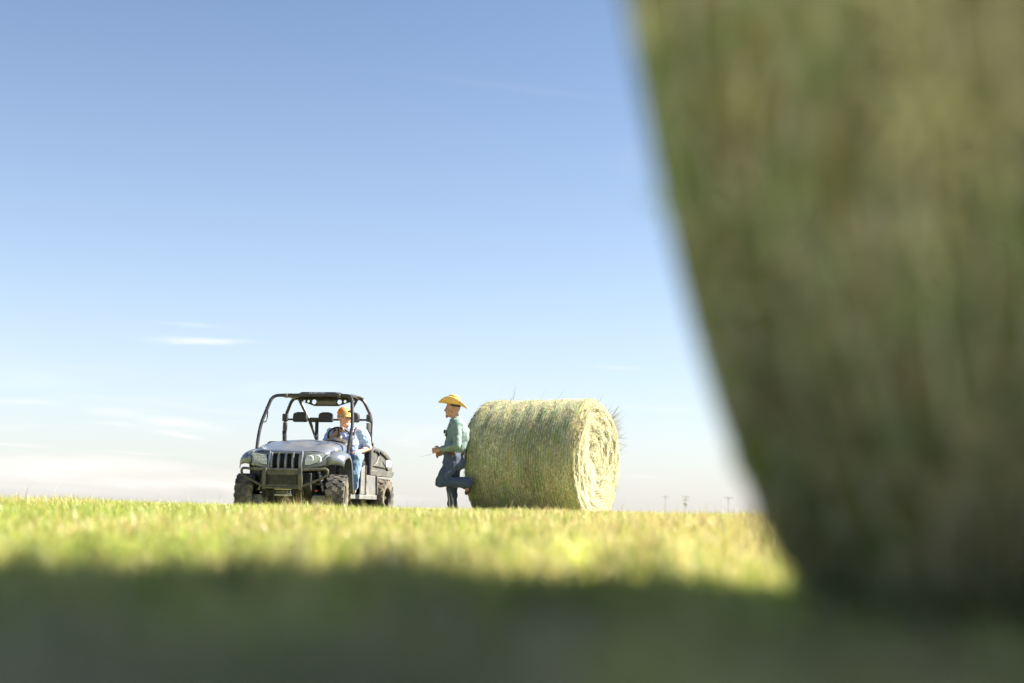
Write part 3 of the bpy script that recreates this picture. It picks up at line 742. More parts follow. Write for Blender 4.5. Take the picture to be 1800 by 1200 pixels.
# wheels
def wheel_parts(width, rad_):
    t = MB(); hw = width / 2; r_in = .155
    prof = [(r_in, -hw * .72), (r_in + .02, -hw * .92), (rad_ * .72, -hw * 1.02), (rad_ * .88, -hw * .98), (rad_ - .018, -hw * .78), (rad_ - .012, 0),
            (rad_ - .018, hw * .78), (rad_ * .88, hw * .98), (rad_ * .72, hw * 1.02), (r_in + .02, hw * .92), (r_in, hw * .72)]
    t.revolve(prof, (0, 0, 0), 'y', 44)
    nl = 17
    for k in range(nl):
        for row, (y, sk_) in enumerate(((-hw * .62, .5), (0.0, -.35), (hw * .62, -.5))):
            a_ = 2 * PI * (k + (.5 if row == 1 else 0)) / nl
            rot = Matrix.Rotation(-a_, 3, 'Y') @ Matrix.Rotation(sk_, 3, 'X')
            c = Matrix.Rotation(-a_, 3, 'Y') @ Vector((rad_ - .012, y, 0))
            t.box(c, (.016, width * (.34 if row != 1 else .30), .062), rot)
        for sg in (-1, 1):
            a_ = 2 * PI * (k + .25) / nl
            t.box(Matrix.Rotation(-a_, 3, 'Y') @ Vector((rad_ - .045, sg * hw * .93, 0)), (.06, .022, .042), Matrix.Rotation(-a_, 3, 'Y'))
    rm = MB()
    rm.revolve([(.165, -hw * .75), (.172, -hw * .78), (.150, -hw * .6), (.145, hw * .1), (.16, hw * .6), (.172, hw * .80), (.165, hw * .82)], (0, 0, 0), 'y', 32)
    rm.revolve([(0, hw * .42), (.055, hw * .45), (.06, hw * .36), (.0, hw * .36)], (0, 0, 0), 'y', 16)
    for k in range(6):
        a_ = 2 * PI * k / 6
        rm.box(Matrix.Rotation(-a_, 3, 'Y') @ Vector((.10, hw * .35, 0)), (.115, .025, .042), Matrix.Rotation(-a_, 3, 'Y') @ Matrix.Rotation(R(14), 3, 'Z'))
    return t.mesh('tyre'), rm.mesh('rim')


for fx, sides, wd, steer in ((1.0, (1, -1), .25, R(11)), (-1.05, (1, -1), .28, 0)):
    tm, rmm = wheel_parts(wd, .318)
    tm.materials.append(M_tyre); rmm.materials.append(M_rim)
    for me in (tm, rmm): me.shade_smooth(); me.set_sharp_from_angle(angle=R(35))
    for s in sides:
        wh = bpy.data.objects.new('wheel', None); COL.objects.link(wh); wh.parent = utv; wh.location = (fx, s * .655, .312)
        wh.rotation_euler = (0, random.uniform(0, 1), 0)
        wh.rotation_mode = 'ZYX' if False else 'XYZ'
        wh.rotation_euler = (0, 0, steer + (0 if s > 0 else PI))
        ty = bpy.data.objects.new('tyre', tm); ri = bpy.data.objects.new('rim', rmm)
        for o in (ty, ri): COL.objects.link(o); o.parent = wh; o.rotation_euler = (0, random.uniform(0, 6), 0)
    MB().tube([(fx, -.6, .325), (fx, .6, .325)], .022, 10).build('axle', M_dark, utv)

# side sills and panels under the seat
for s in (-1, 1):
    MB().box((-.08, s * .665, .335), (1.30, .10, .07)).build('side_sill', M_panel, utv, bevel=.012)
    MB().prism([(-.03, .375), (-.05, .74), (-.22, .80), (-.24, .375)], 1, s * .66 - .012, s * .66 + .012).build('side_panel', M_panel, utv, bevel=.006)
    MB().prism([(-.255, .33), (-.24, .66), (-.70, .655), (-.735, .32)], 1, s * .675 - .014, s * .675 + .014).build('side_panel', M_panel, utv, bevel=.006)
    MB().prism([(-.70, .66), (-.745, .31), (-.765, .31), (-.72, .68)], 1, s * .50, s * .72).build('mud_flap', M_panel, utv)
    for z in (.40, .56): MB().revolve([(0, .004), (.008, .003), (.01, 0)], (-.27, s * .69, z), 'y', 8).build('panel_bolt', M_dark, utv)
    MB().tube([(-.25, s * .66, .80), (-.25, s * .66, .52), (-.25, s * .66, .40)], .03, 10).build('seat_post', M_black, utv)
MB().box((-.22, 0, .56), (.46, 1.18, .40)).build('seat_base', M_black, utv, bevel=.02)
MB().box((-.20, 0, .81), (.52, 1.24, .13)).build('seat_cushion', M_seat, utv, bevel=.04)
MB().box((-.44, 0, 1.00), (.12, 1.22, .32), Matrix.Rotation(R(-10), 3, 'Y')).build('seat_back', M_seat, utv, bevel=.04)

# dash, gauge hood, steering wheel
MB().prism([(.52, .78), (.50, 1.075), (.40, 1.115), (.30, 1.08), (.27, .86), (.33, .78)], 1, -.60, .60).build('dashboard', M_black, utv, bevel=.03)
rows = []
for i in range(9):
    t = i / 8; fx = lerp(.44, .16, t)
    rows.append([(fx, .36 + .19 * math.cos(PI * k / 10), 1.09 + lerp(.03, .075, math.sin(PI * t * .8)) * math.sin(PI * k / 10) ** .7 * (1.2 if 3 < k < 7 else 1)) for k in range(11)])
MB().grid(rows).build('gauge_hood', M_black, utv, 60, solid=.01)
SW_C, SW_N = V(.13, .385, 1.185), V(-.78, 0, .63).normalized()
sa = V(0, 1, 0); sb = SW_N.cross(sa).normalized()
if sb.z < 0: sb = -sb
sw = MB().tube([SW_C + (sa * math.cos(2 * PI * k / 32) + sb * math.sin(2 * PI * k / 32)) * .175 for k in range(32)], .016, 10, closed=True).build('steering_wheel', M_black, utv)
for a_ in (PI * .5, PI * 1.17, PI * 1.83):
    MB().tube([SW_C - SW_N * .02, SW_C + (sa * math.cos(a_) + sb * math.sin(a_)) * .17], .012, 8).build('spoke', M_black, sw)
MB().tube([SW_C, SW_C - SW_N * .22], [.05, .025], 14).build('column', M_black, sw)

# roll cage
cage = MB()
for s in (-1, 1):
    cage.bent([(.66, s * .675, .90), (.60, s * .685, 1.12), (.50, s * .685, 1.36), (.31, s * .60, 1.775), (.26, s * .40, 1.785)], .0245, .10)
    cage.bent([(-.44, s * .665, .62), (-.45, s * .672, 1.52), (-.39, s * .545, 1.795), (-.39, 0, 1.80)], .0245, .09)
    cage.bent([(.30, s * .50, 1.78), (-.05, s * .51, 1.80), (-.39, s * .50, 1.80)], .0225, .1)
    cage.bent([(-.41, s * .455, 1.78), (-.42, s * .27, 1.44), (-.44, s * .10, 1.02)], .022, .05)
cage.tube([(.262, -.41, 1.785), (.262, .41, 1.785)], .0245)
roll = cage.build('roll_cage', M_cage, utv)
MB().bent([(.375, -.668, 1.60), (.29, -.668, 1.56), (.32, -.668, 1.40), (.47, -.672, 1.37)], .009, .06).build('grab_handle', M_cage, roll)
for s in (-1, 1):
    MB().box((.285, s * .40, 1.775), (.06, .045, .06)).build('clamp', M_guard, roll, bevel=.008)
    MB().box((-.40, s * .50, 1.795), (.06, .04, .06)).build('clamp', M_guard, roll, bevel=.008)
# roof shell: raised middle with sloping sides
rf = MB()
sec = lambda fx, dz: [(fx, l_, z_ + dz) for l_, z_ in ((-.55, 1.80), (-.37, 1.805), (-.255, 1.852), (.255, 1.852), (.37, 1.805), (.55, 1.80))]
rows = [sec(.045, -.012), sec(.02, 0), sec(-.2, .012), sec(-.44, .002)]
roof = rf.grid(rows).build('roof', M_black, utv, 25, solid=.015)
MB().prism([(-.36, 1.80), (-.25, 1.846), (.25, 1.846), (.36, 1.80)], 0, .045, .060).build('visor', M_black, roof, bevel=.003)


def lettering(text, size, m, parent, matrix, name='lettering', shear=.3):
    cu_ = bpy.data.curves.new('t', 'FONT'); cu_.body = text; cu_.size = size; cu_.align_x = 'CENTER'; cu_.align_y = 'CENTER'; cu_.shear = shear; cu_.extrude = .001; cu_.offset = size * .03
    to = bpy.data.objects.new('t', cu_); COL.objects.link(to); dg = bpy.context.evaluated_depsgraph_get()
    me = bpy.data.meshes.new_from_object(to.evaluated_get(dg)); bpy.data.objects.remove(to); me.transform(matrix)
    return link(name, me, m, parent, 0)


def face_to(origin, right, up):
    r_, u_ = Vector(right).normalized(), Vector(up).normalized(); n_ = r_.cross(u_)
    return Matrix(((r_.x, u_.x, n_.x, origin[0]), (r_.y, u_.y, n_.y, origin[1]), (r_.z, u_.z, n_.z, origin[2]), (0, 0, 0, 1)))


lettering('ARCTIC CAT', .043, M_white, roof, face_to((.0625, -.02, 1.823), (0, 1, 0), (0, 0, 1)))
# perforated overhead panel with round holes
import bmesh
holes = [(-.35, 1.745, .017), (-.285, 1.743, .020), (-.195, 1.735, .036), (.20, 1.735, .036), (.285, 1.743, .022)]
outline = [(-.45, 1.785), (-.43, 1.755), (-.19, 1.672), (.18, 1.672), (.43, 1.755), (.45, 1.785)]
cv = bpy.data.curves.new('p', 'CURVE'); cv.dimensions = '2D'; cv.fill_mode = 'BOTH'; cv.extrude = .006
for pts in [outline] + [[(hy + hr * math.cos(2 * PI * k / 20), hz + hr * math.sin(2 * PI * k / 20)) for k in range(20)] for hy, hz, hr in holes]:
    sp_ = cv.splines.new('POLY'); sp_.points.add(len(pts) - 1); sp_.use_cyclic_u = True
    for q, p in zip(sp_.points, pts): q.co = (p[0], p[1], 0, 1)
to = bpy.data.objects.new('p', cv); COL.objects.link(to)
me = bpy.data.meshes.new_from_object(to.evaluated_get(bpy.context.evaluated_depsgraph_get())); bpy.data.objects.remove(to)
me.transform(Matrix(((0, 0, 1, -.36), (1, 0, 0, 0), (0, 1, 0, 0), (0, 0, 0, 1))))
op = link('overhead_panel', me, M_black, utv, 0)
MB().box((-.35, .0, 1.725), (.02, .29, .06)).build('stereo_face', M_panel, op, bevel=.006)
for q in (-.12, .02, .16): MB().ell((-.338, q - .02, 1.735), (.004, .007, .007), n=10, m=6).build('button', M_alu, op)

# headrests on a cross bar, belts
MB().tube([(-.42, -.66, 1.475), (-.42, .66, 1.475)], .015, 10).build('headrest_bar', M_cage, utv)
for y in (-.408, -.008, .400):
    rws = []
    for k in range(7):
        t = k / 6; dx = (-.035, -.045, -.045, -.02, .02, .035, .03)[k]
        rws.append(None)
    h = MB(); pts = [(-.118, .005), (-.108, .125), (-.045, .146), (.045, .146), (.108, .125), (.118, .005), (.09, -.004), (-.09, -.004)]
    h.prism([(y + a_, 1.437 + b_) for a_, b_ in pts], 0, -.405, -.335); h.build('headrest', M_seat, utv, bevel=.022)
MB().box((-.42, -.20, 1.47), (.05, .15, .07)).build('belt_mount', M_black, utv, bevel=.01)
for s, yb in ((-1, -.655), (1, .655)):
    MB().box((-.40, yb, 1.50), (.08, .075, .11)).build('belt_retractor', M_black, utv, bevel=.012)
    sp = MB()
    for k in range(8): sp.revolve([(.028, -.008), (.040, 0), (.028, .008)], (-.39, yb - s * .005, 1.42 - k * .017), 'z', 12)
    sp.build('belt_sleeve', M_panel, utv)
    b_ = MB().bent([(-.385, yb, 1.30), (-.38, yb - s * .01, 1.20), (-.36, yb - s * .02, 1.02)], .034, .04, 8).build('seat_belt', M_strap, utv)
    MB().tube([(-.355, yb - .02, 1.26), (-.352, yb - .008, 1.225), (-.352, yb + .008, 1.225), (-.355, yb + .02, 1.26)], .006, 6).build('buckle', M_alu, b_)
b_ = MB().bent([(-.40, -.155, 1.45), (-.385, -.15, 1.35), (-.37, -.13, 1.02)], .028, .04, 8).build('seat_belt', M_strap, utv)
MB().tube([(-.345, -.17, 1.25), (-.342, -.158, 1.215), (-.342, -.135, 1.215), (-.345, -.125, 1.25)], .006, 6).build('buckle', M_alu, b_)

# cargo box
prof = [(-.50, .665), (-1.62, .665), (-1.745, .72), (-1.70, .95), (-1.30, 1.055), (-.83, 1.095), (-.50, 1.08)]
cb = MB().prism(prof, 1, -.655, .655).build('cargo_box', M_box, utv, bevel=.03)
for s in (-1, 1):
    MB().prism([(-.47, .655), (-1.60, .655), (-1.70, .70), (-1.70, .745), (-.47, .745)], 1, s * .645, s * .69).build('lower_rail', M_box, cb, bevel=.012)
    MB().prism([(-.47, .75), (-.55, .75), (-.57, 1.085), (-.49, 1.10)], 1, s * .64, s * .685).build('corner_post', M_box, cb, bevel=.012)
    MB().prism([(-.62, .80), (-1.30, .785), (-1.10, .86), (-.98, .96), (-.90, .96), (-.80, .87)], 1, s * .65, s * .682).build('raised_emblem', M_box, cb, bevel=.02)
    def slit(p0, p1):
        p0, p1 = Vector((p0[0], s * .668, p0[1])), Vector((p1[0], s * .668, p1[1])); d = (p1 - p0)
        MB().tube([p0, p0 + d * .5 + Vector((0, 0, .01)), p1], .014, 8).build('slot', M_dark, cb)
    slit((-.68, 1.025), (-.86, 1.02)); slit((-.86, 1.02), (-.93, .97)); slit((-1.00, 1.02), (-1.38, .93)); slit((-1.02, .90), (-1.42, .76))
    dc = MB().box((-1.48, s * .659, .865), (.26, .012, .10)).build('decal', M_white, cb)
    lettering('XT', .085, M_dark, cb, face_to((-1.48, s * .667, .865), (-s, 0, 0), (0, 0, 1)), 'lettering')
MB().bent([(-.66, .60, 1.09), (-.66, .60, 1.15), (-.80, .60, 1.15), (-.80, .60, 1.09)], .016, .03).build('tie_down_loop', M_black, cb)

# ------------------------------------------------------------------ people
M_skin = mat('sun_tanned_skin', (.50, .27, .17), .55, var=.12, scale=25, spec=.35)
M_skin2 = mat('fair_ruddy_skin', (.60, .36, .26), .55, var=.12, scale=25, spec=.35)
M_jean_d = mat('dark_blue_denim', (.045, .065, .115), .85, var=.25, scale=40, bump=.25, bscale=300, sheen=.2, dust=(.12, .15, .20, .5), dscale=6)
M_jean_l = mat('faded_blue_denim', (.13, .22, .36), .85, var=.22, scale=40, bump=.25, bscale=300, sheen=.2, dust=(.30, .38, .48, .6), dscale=7)
M_sage = mat('sage_cotton', (.19, .26, .235), .85, var=.14, scale=30, bump=.1, bscale=300)
M_leather = mat('brown_leather', (.09, .05, .03), .5, var=.2)
M_tan_boot = mat('tan_boot_leather', (.42, .32, .2), .7, var=.2)
M_straw_hat = mat('straw_hat', (.74, .46, .15), .7, var=.14, scale=120, bump=.3, bscale=400)
M_hatband = mat('hat_band', (.55, .36, .16), .7)
M_hair = mat('grey_hair', (.20, .17, .14), .8, var=.3, scale=80)
M_dhair = mat('dark_hair', (.05, .035, .025), .8, var=.3, scale=80)
M_orange = mat('orange_mesh_cap', (.88, .20, .025), .75, var=.1, scale=200, bump=.2, bscale=500)
M_tancap = mat('tan_camo_cap', (.58, .36, .12), .8, var=.4, scale=45)
M_glass = mat('dark_lens', (.01, .01, .012), .12, var=.1)
M_susp = mat('brown_suspender', (.10, .06, .06), .7, var=.2)


def plaid():
    m = mat('pale_blue_plaid_cotton', (.50, .64, .88), .85, var=.05)
    nt = m.node_tree; L = nt.links.new; b = nt.nodes['Principled BSDF']; old = b.inputs['Base Color'].links[0].from_socket
    t = nt.nodes.new('ShaderNodeTexCoord'); s = nt.nodes.new('ShaderNodeSeparateXYZ'); L(t.outputs['Object'], s.inputs[0]); acc = None
    for ax, fr in ((1, 130), (2, 130)):
        q = nt.nodes.new('ShaderNodeMath'); q.operation = 'MULTIPLY'; L(s.outputs[ax], q.inputs[0]); q.inputs[1].default_value = fr
        w_ = nt.nodes.new('ShaderNodeMath'); w_.operation = 'SINE'; L(q.outputs[0], w_.inputs[0])
        h_ = nt.nodes.new('ShaderNodeMath'); h_.operation = 'GREATER_THAN'; L(w_.outputs[0], h_.inputs[0]); h_.inputs[1].default_value = .72
        if acc is None: acc = h_.outputs[0]
        else:
            ad = nt.nodes.new('ShaderNodeMath'); ad.operation = 'ADD'; L(acc, ad.inputs[0]); L(h_.outputs[0], ad.inputs[1]); acc = ad.outputs[0]
    sc_ = nt.nodes.new('ShaderNodeMath'); sc_.operation = 'MULTIPLY'; L(acc, sc_.inputs[0]); sc_.inputs[1].default_value = .30
    mx = nt.nodes.new('ShaderNodeMix'); mx.data_type = 'RGBA'; L(sc_.outputs[0], mx.inputs['Factor']); L(old, mx.inputs['A']); mx.inputs['B'].default_value = (.16, .27, .62, 1)
    L(mx.outputs['Result'], b.inputs['Base Color']); return m


M_plaid = plaid()


def head_shapes(m, H4, fat=1.0):
    """skull, jaw, nose, lips, ears in a head frame: x forward, y left, z up, origin mid-head"""
    rot = H4.to_3x3(); at = lambda *p: H4 @ Vector(p)
    m.ell(at(-.008, 0, .03), (.102, .08 * (fat * .5 + .5), .098), rot)
    m.ell(at(.022, 0, -.045), (.072, .062 * fat, .078), rot)
    m.ell(at(.030, 0, .005), (.070, .066 * fat, .075), rot)
    m.limb(at(.068, -.018, -.095), .024 * fat, at(.068, .018, -.095), .024 * fat)
    m.limb(at(.09, 0, .018), .010, at(.112, 0, -.022), .015)
    m.limb(at(.100, -.014, -.030), .010, at(.100, .014, -.030), .010)
    m.limb(at(.082, -.034, .028), .013, at(.092, 0, .030), .012, at(.082, .034, .028), .013)
    m.limb(at(.088, -.02, -.055), .009, at(.094, 0, -.055), .010, at(.088, .02, -.055), .009)
    m.limb(at(.086, -.017, -.068), .009, at(.091, 0, -.069), .010, at(.086, .017, -.068), .009)
    for s in (-1, 1):
        m.ell(at(-.012, s * .082 * (fat * .5 + .5), -.008), (.022, .012, .034), rot, 10, 8)
        m.ell(at(.055, s * .040, -.030), (.028, .024 * fat, .028), rot, 10, 8)


def hand_shapes(m, wrist, fdir, palm_n, thumb, curl=.6, size=1.0, spread=.10):
    """palm plus four jointed fingers and a thumb; palm_n points out of the palm, fingers curl towards it"""
    f = Vector(fdir).normalized(); pn = Vector(palm_n); pn = (pn - f * pn.dot(f)).normalized(); th = Vector(thumb); th = (th - f * th.dot(f) - pn * th.dot(pn)).normalized()
    w = Vector(wrist); S = size
    m.limb(w, .027 * S, w + f * .045 * S, .030 * S)
    for k in (-1, 0, 1): m.limb(w + f * .03 * S + th * k * .020 * S, .019 * S, w + f * .085 * S + th * k * .026 * S, .0155 * S)
    for k, ln in zip((1.35, .45, -.45, -1.35), (.072, .082, .075, .058)):
        p = w + f * .090 * S + th * k * .021 * S; d = f + th * spread * k; d.normalize(); a_ = curl * .55
        seq = [p, .0105 * S]
        for j, fr in enumerate((.45, .32, .25)):
            dd = (d * math.cos(a_) + pn * math.sin(a_)); p = p + dd * ln * fr * 1.05 * S; seq += [p, (.0098, .0090, .0078)[j] * S]; a_ += curl * .9
        m.limb(*seq)
    p = w + f * .028 * S + th * .028 * S + pn * .008 * S; d1 = (f * .75 + th * .75 + pn * .25 * curl).normalized(); d2 = (f * .9 + th * .15 + pn * .55 * curl).normalized()
    m.limb(p, .015 * S, p + d1 * .042 * S, .012 * S, p + d1 * .042 * S + d2 * .034 * S, .0095 * S)


def frame(pos, fdir, up=(0, 0, 1)):
    f = Vector(fdir).normalized(); u_ = Vector(up); l = u_.cross(f).normalized(); u_ = f.cross(l)
    return Matrix(((f.x, l.x, u_.x, pos[0]), (f.y, l.y, u_.y, pos[1]), (f.z, l.z, u_.z, pos[2]), (0, 0, 0, 1)))


# --- the man in the straw hat: x to the right, y away from the camera, faces -x
man = thing('person', 'man in straw cowboy hat and sage shirt leaning on the bale, one foot raised', 'person', (-.775, 20.56, -.075))
shL, elL, wrL = V(.03, -.205, 1.385), V(.015, -.315, 1.085), V(-.21, -.205, 1.035)
shR, elR, wrR = V(.025, .195, 1.385), V(.02, .27, 1.08), V(-.19, .06, 1.00)
hpL, knL, anL = V(-.02, -.09, .90), V(-.205, -.135, .565), V(.125, -.115, .575)
hpR, knR, anR = V(-.02, .09, .90), V(-.045, .09, .48), V(-.03, .09, .08)
HM = frame((-.062, 0, 1.625), (-1, -.10, .02))
TOR = [(-.045, .86, .150, .170), (-.03, .97, .140, .165), (-.006, 1.08, .158, .172), (.010, 1.20, .165, .182), (.012, 1.31, .164, .192), (.012, 1.40, .125, .185), (.005, 1.45, .09, .14), (-.01, 1.485, .06, .075)]
b = MB()
b.loft([ring((x, 0, z), (a_ * .9, 0, 0), (0, w_ * .9, 0)) for x, z, a_, w_ in TOR])
b.limb((-.012, 0, 1.44), .065, (-.035, 0, 1.56), .058)
head_shapes(b, HM)
for s_, e_, w_ in ((shL, elL, wrL), (shR, elR, wrR)): b.limb(s_, .052, e_, .034, w_, .028)
for h_, k_, a_ in ((hpL, knL, anL), (hpR, knR, anR)): b.limb(h_, .085, k_, .055, a_, .038)
hand_shapes(b, wrL, V(-1, .22, -.15), V(.2, 1, -.2), V(-.2, 0, 1), .75)
hand_shapes(b, wrR, V(-.8, -.45, -.25), V(.3, -1, .1), V(-.1, 0, 1), .9)
b.limb(anL, .036, anL + V(.05, .0, -.10), .03); b.limb(anR, .036, anR + V(-.15, 0, -.04), .03)
b.fused('body', M_skin, man, .0065, 2)
sh = MB()
sh.loft([ring((x, 0, z), (a_ * 1.02, 0, 0), (0, w_ * 1.02, 0)) for x, z, a_, w_ in TOR[1:]])
sh.limb(V(-.005, -.15, 1.40), .075, shL, .083, shL * .5 + elL * .5, .070, elL, .062, wrL * .5 + elL * .5, .056, wrL * .9 + elL * .1, .041)
sh.limb(V(-.005, .15, 1.40), .075, shR, .083, shR * .5 + elR * .5, .070, elR, .062, wrR * .5 + elR * .5, .056, wrR * .9 + elR * .1, .041)
sh.ell((-.10, -.05, 1.05), (.06, .10, .10)); sh.ell((.05, -.08, 1.10), (.10, .09, .13))
shirt = sh.fused('shirt', M_sage, man, .010, 2, .024, 9, (1, 1, .5), 3)
co = MB()
for k in range(2):
    rr = [(.072, 1.475), (.068, 1.50), (.071, 1.535), (.078, 1.53), (.078, 1.49)]
co.loft([ring((-.012 - .008 * i, 0, z), (r_, 0, .030), (0, r_ * .95, 0)) for i, (r_, z) in enumerate([(.098, 1.445), (.084, 1.475), (.076, 1.505)])])
co.build('collar', M_sage, shirt, 60)
MB().box((-.150, -.065, 1.275), (.022, .07, .09), Matrix.Rotation(R(8), 3, 'Y')).build('chest_pocket', M_sage, shirt, bevel=.008)
MB().box((-.165, -.065, 1.295), (.035, .04, .05)).build('pocket_notebook', M_dark, shirt, bevel=.005)
tr = MB()
tr.loft([ring((x, 0, z), (a_, 0, 0), (0, w_, 0)) for x, z, a_, w_ in ((-.03, .99, .138, .166), (-.035, .92, .150, .176), (-.035, .85, .158, .175), (-.03, .80, .12, .15))])
tr.limb(hpL, .115, hpL * .5 + knL * .5, .100, knL, .080, knL * .72 + anL * .28 + V(0, 0, .008), .076, knL * .45 + anL * .55, .072, anL, .084, anL + V(.04, .02, -.01), .095)
tr.limb(hpR, .115, hpR * .5 + knR * .5, .098, knR, .078, knR * .5 + anR * .5, .072, anR + V(0, 0, .02), .078)
tr.ell((.045, -.06, .86), (.10, .11, .11)); tr.ell((.045, .06, .86), (.10, .11, .11))
jeans = tr.fused('jeans', M_jean_d, man, .010, 2, .018, 9, (.8, .7, 1.3), 8)
bl = MB(); bl.loft([ring((-.032, 0, z), (a_, 0, .004), (0, a_ * 1.2, 0)) for z, a_ in ((.965, .143), (1.0, .142))]); bl.build('belt', M_leather, jeans, 60)
MB().box((-.185, -.01, .985), (.012, .06, .045)).build('belt_buckle', M_alu, jeans, bevel=.005)
MB().box((-.02, -.178, .955), (.06, .03, .08)).build('belt_pouch', M_leather, jeans, bevel=.01)
bt = MB(); A = anL + V(.045, .02, .015)
bt.limb(A, .055, A + V(.035, .02, -.05), .050, A + V(.02, .02, -.13), .042, A + V(.0, .02, -.165), .032)
bt.fused('boot', M_leather, man, .009, 2)
bt = MB(); bt.limb(anR + V(0, 0, .02), .055, anR + V(.02, 0, -.03), .048, anR + V(-.10, 0, -.038), .042, anR + V(-.19, 0, -.048), .032)
bt.fused('boot', M_leather, man, .009, 2)
# straw hat
HX = HM @ Matrix.Translation((.0, 0, .068)) @ Matrix.Rotation(R(-5), 4, 'Y')
rows = []
for i in range(13):
    t = i / 12; row = []
    for k in range(48):
        a_ = 2 * PI * k / 48; ca, sa_ = math.cos(a_), math.sin(a_)
        rr = lerp(.098, .205 + .012 * ca * ca, t); ry = lerp(.084, .185, t)
        z = .115 * (t ** 1.4) * abs(sa_) ** 1.6 * (.85 + .35 * ca) - .020 * t ** 1.3 * abs(ca) ** 3 + .018 * t * ca
        y = ry * sa_ * (1 - .28 * t * t * abs(sa_))
        row.append(HX @ Vector((rr * ca, y, z)))
    rows.append(row)
hat = MB().grid(rows, True).build('hat', M_straw_hat, man, 180, solid=.004)
rows = []
for i in range(15):
    t = i / 14; row = []
    for k in range(48):
        a_ = 2 * PI * k / 48; ca, sa_ = math.cos(a_), math.sin(a_)
        if t < .72: q = t / .72; sr = lerp(1.0, .86, q) ; z = .128 * q
        else: q = (t - .72) / .28; sr = .86 * math.cos(q * PI / 2); z = .128 + .022 * math.sin(q * PI / 2)
        x, y = .102 * sr * ca, .088 * sr * sa_
        dent = max(0, (z - .06) / .07)
        z -= .045 * math.exp(-(y / .022) ** 2) * dent * min(1, max(0, .7 + x * 4)); y *= 1 - .28 * dent * max(0, ca) ** 1.5
        row.append(HX @ Vector((x, y, z)))
    rows.append(row)
MB().grid(rows, True).build('crown', M_straw_hat, hat, 180)
MB().grid([[HX @ Vector((.104 * math.cos(2 * PI * k / 40), .090 * math.sin(2 * PI * k / 40), z)) for k in range(40)] for z in (.002, .026)], True).build('hat_band', M_hatband, hat, 180, solid=.003)
hr = MB(); hr.ell(HM @ Vector((-.016, 0, .050)), (.098, .083, .055), HM.to_3x3()); hr.build('hair', M_dhair, man, 180)
MB().limb(HM @ Vector((.088, 0, -.098)), .014, HM @ Vector((.078, 0, -.118)), .012).build('goatee', M_dhair, man, 180)
for s in (-1, 1): MB().ell(HM @ Vector((.083, s * .032, .008)), (.011, .013, .010), None, 10, 8).build('eye', M_glass, man, 180)
MB().limb(wrR + V(-.09, -.07, -.03), .012, wrR + V(-.075, -.10, -.075), .012).build('pocket_knife', M_dark, man)
MB().tube([wrL + V(-.10, .05, -.06), wrL + V(-.19, .04, -.09), wrL + V(-.30, .03, -.115)], [.0025, .002, .001], 5).build('grass_stem', M_net, man)

# --- the driver: vehicle frame (x ahead, y to his left)
c_, s_ = math.cos(UROT), math.sin(UROT)
drv = thing('person', 'driver in orange cap, sunglasses, blue plaid shirt and suspenders in the utility vehicle', 'person',
            (UPOS[0] - s_ * .4, UPOS[1] + c_ * .4, UPOS[2]), UROT)   # origin on the seat centre line
def D(x, y, z): return V(x, y - .40, z)
HD = frame(D(.01, .40, 1.475), (.50, .86, -.04))
shL, elL, wrL = D(-.16, .615, 1.265), D(-.21, .715, 1.055), D(-.05, .655, .995)
shR, elR, wrR = D(-.15, .175, 1.265), D(-.01, .115, 1.07), D(.135, .375, 1.290)
hpL, knL, anL = D(-.30, .50, .93), D(.02, .615, .90), D(.115, .60, .49)
hpR, knR, anR = D(-.30, .30, .93), D(.10, .24, .93), D(.26, .26, .52)
TOR = [(-.24, .90, .19, .20), (-.21, 1.00, .215, .225), (-.18, 1.10, .205, .225), (-.165, 1.20, .165, .215), (-.15, 1.28, .125, .205), (-.135, 1.33, .09, .14), (-.12, 1.36, .065, .08)]
b = MB()
b.loft([ring(D(x, .395, z), (a_ * .92, 0, 0), (0, w_ * .92, 0)) for x, z, a_, w_ in TOR])
b.limb(D(-.12, .395, 1.33), .078, D(-.03, .395, 1.42), .072)
head_shapes(b, HD, 1.18)
b.ell(HD @ Vector((.03, 0, -.10)), (.065, .07, .04))
for s_, e_, w_ in ((shL, elL, wrL), (shR, elR, wrR)): b.limb(s_, .062, e_, .050, w_, .034)
for h_, k_, a_ in ((hpL, knL, anL), (hpR, knR, anR)): b.limb(h_, .09, k_, .06, a_, .042); b.limb(a_, .036, a_ + V(.14, 0, -.05), .03)
hand_shapes(b, wrL, V(.75, -.55, -.12), V(0, 0, -1), V(-.4, -1, 0), .35)
hand_shapes(b, wrR, V(.45, .75, .25), V(.4, -.1, -1), V(.9, -.4, .2), .95, 1.05)
b.fused('body', M_skin2, drv, .0065, 2)
sh = MB()
sh.loft([ring(D(x, .395, z), (a_ * 1.03, 0, 0), (0, w_ * 1.03, 0), 20, 2.3) for x, z, a_, w_ in TOR])
sh.limb(D(-.14, .55, 1.275), .08, shL, .088, shL * .6 + elL * .4, .086, shL * .18 + elL * .82, .078)
sh.limb(D(-.14, .24, 1.275), .08, shR, .088, shR * .6 + elR * .4, .084, shR * .18 + elR * .82, .076)
shirt = sh.fused('shirt', M_plaid, drv, .010, 2, .018, 11, (1, 1, .7), 15)
co = MB(); co.loft([ring(D(-.105 + .012 * i, .395, z), (r_, 0, -.02), (0, r_, 0)) for i, (r_, z) in enumerate([(.088, 1.335), (.085, 1.365), (.082, 1.395)])]); co.build('collar', M_plaid, shirt, 60)
MB().box(D(.012, .50, 1.17), (.02, .10, .10), Matrix.Rotation(R(-14), 3, 'Y')).build('chest_pocket', M_plaid, shirt, bevel=.006)
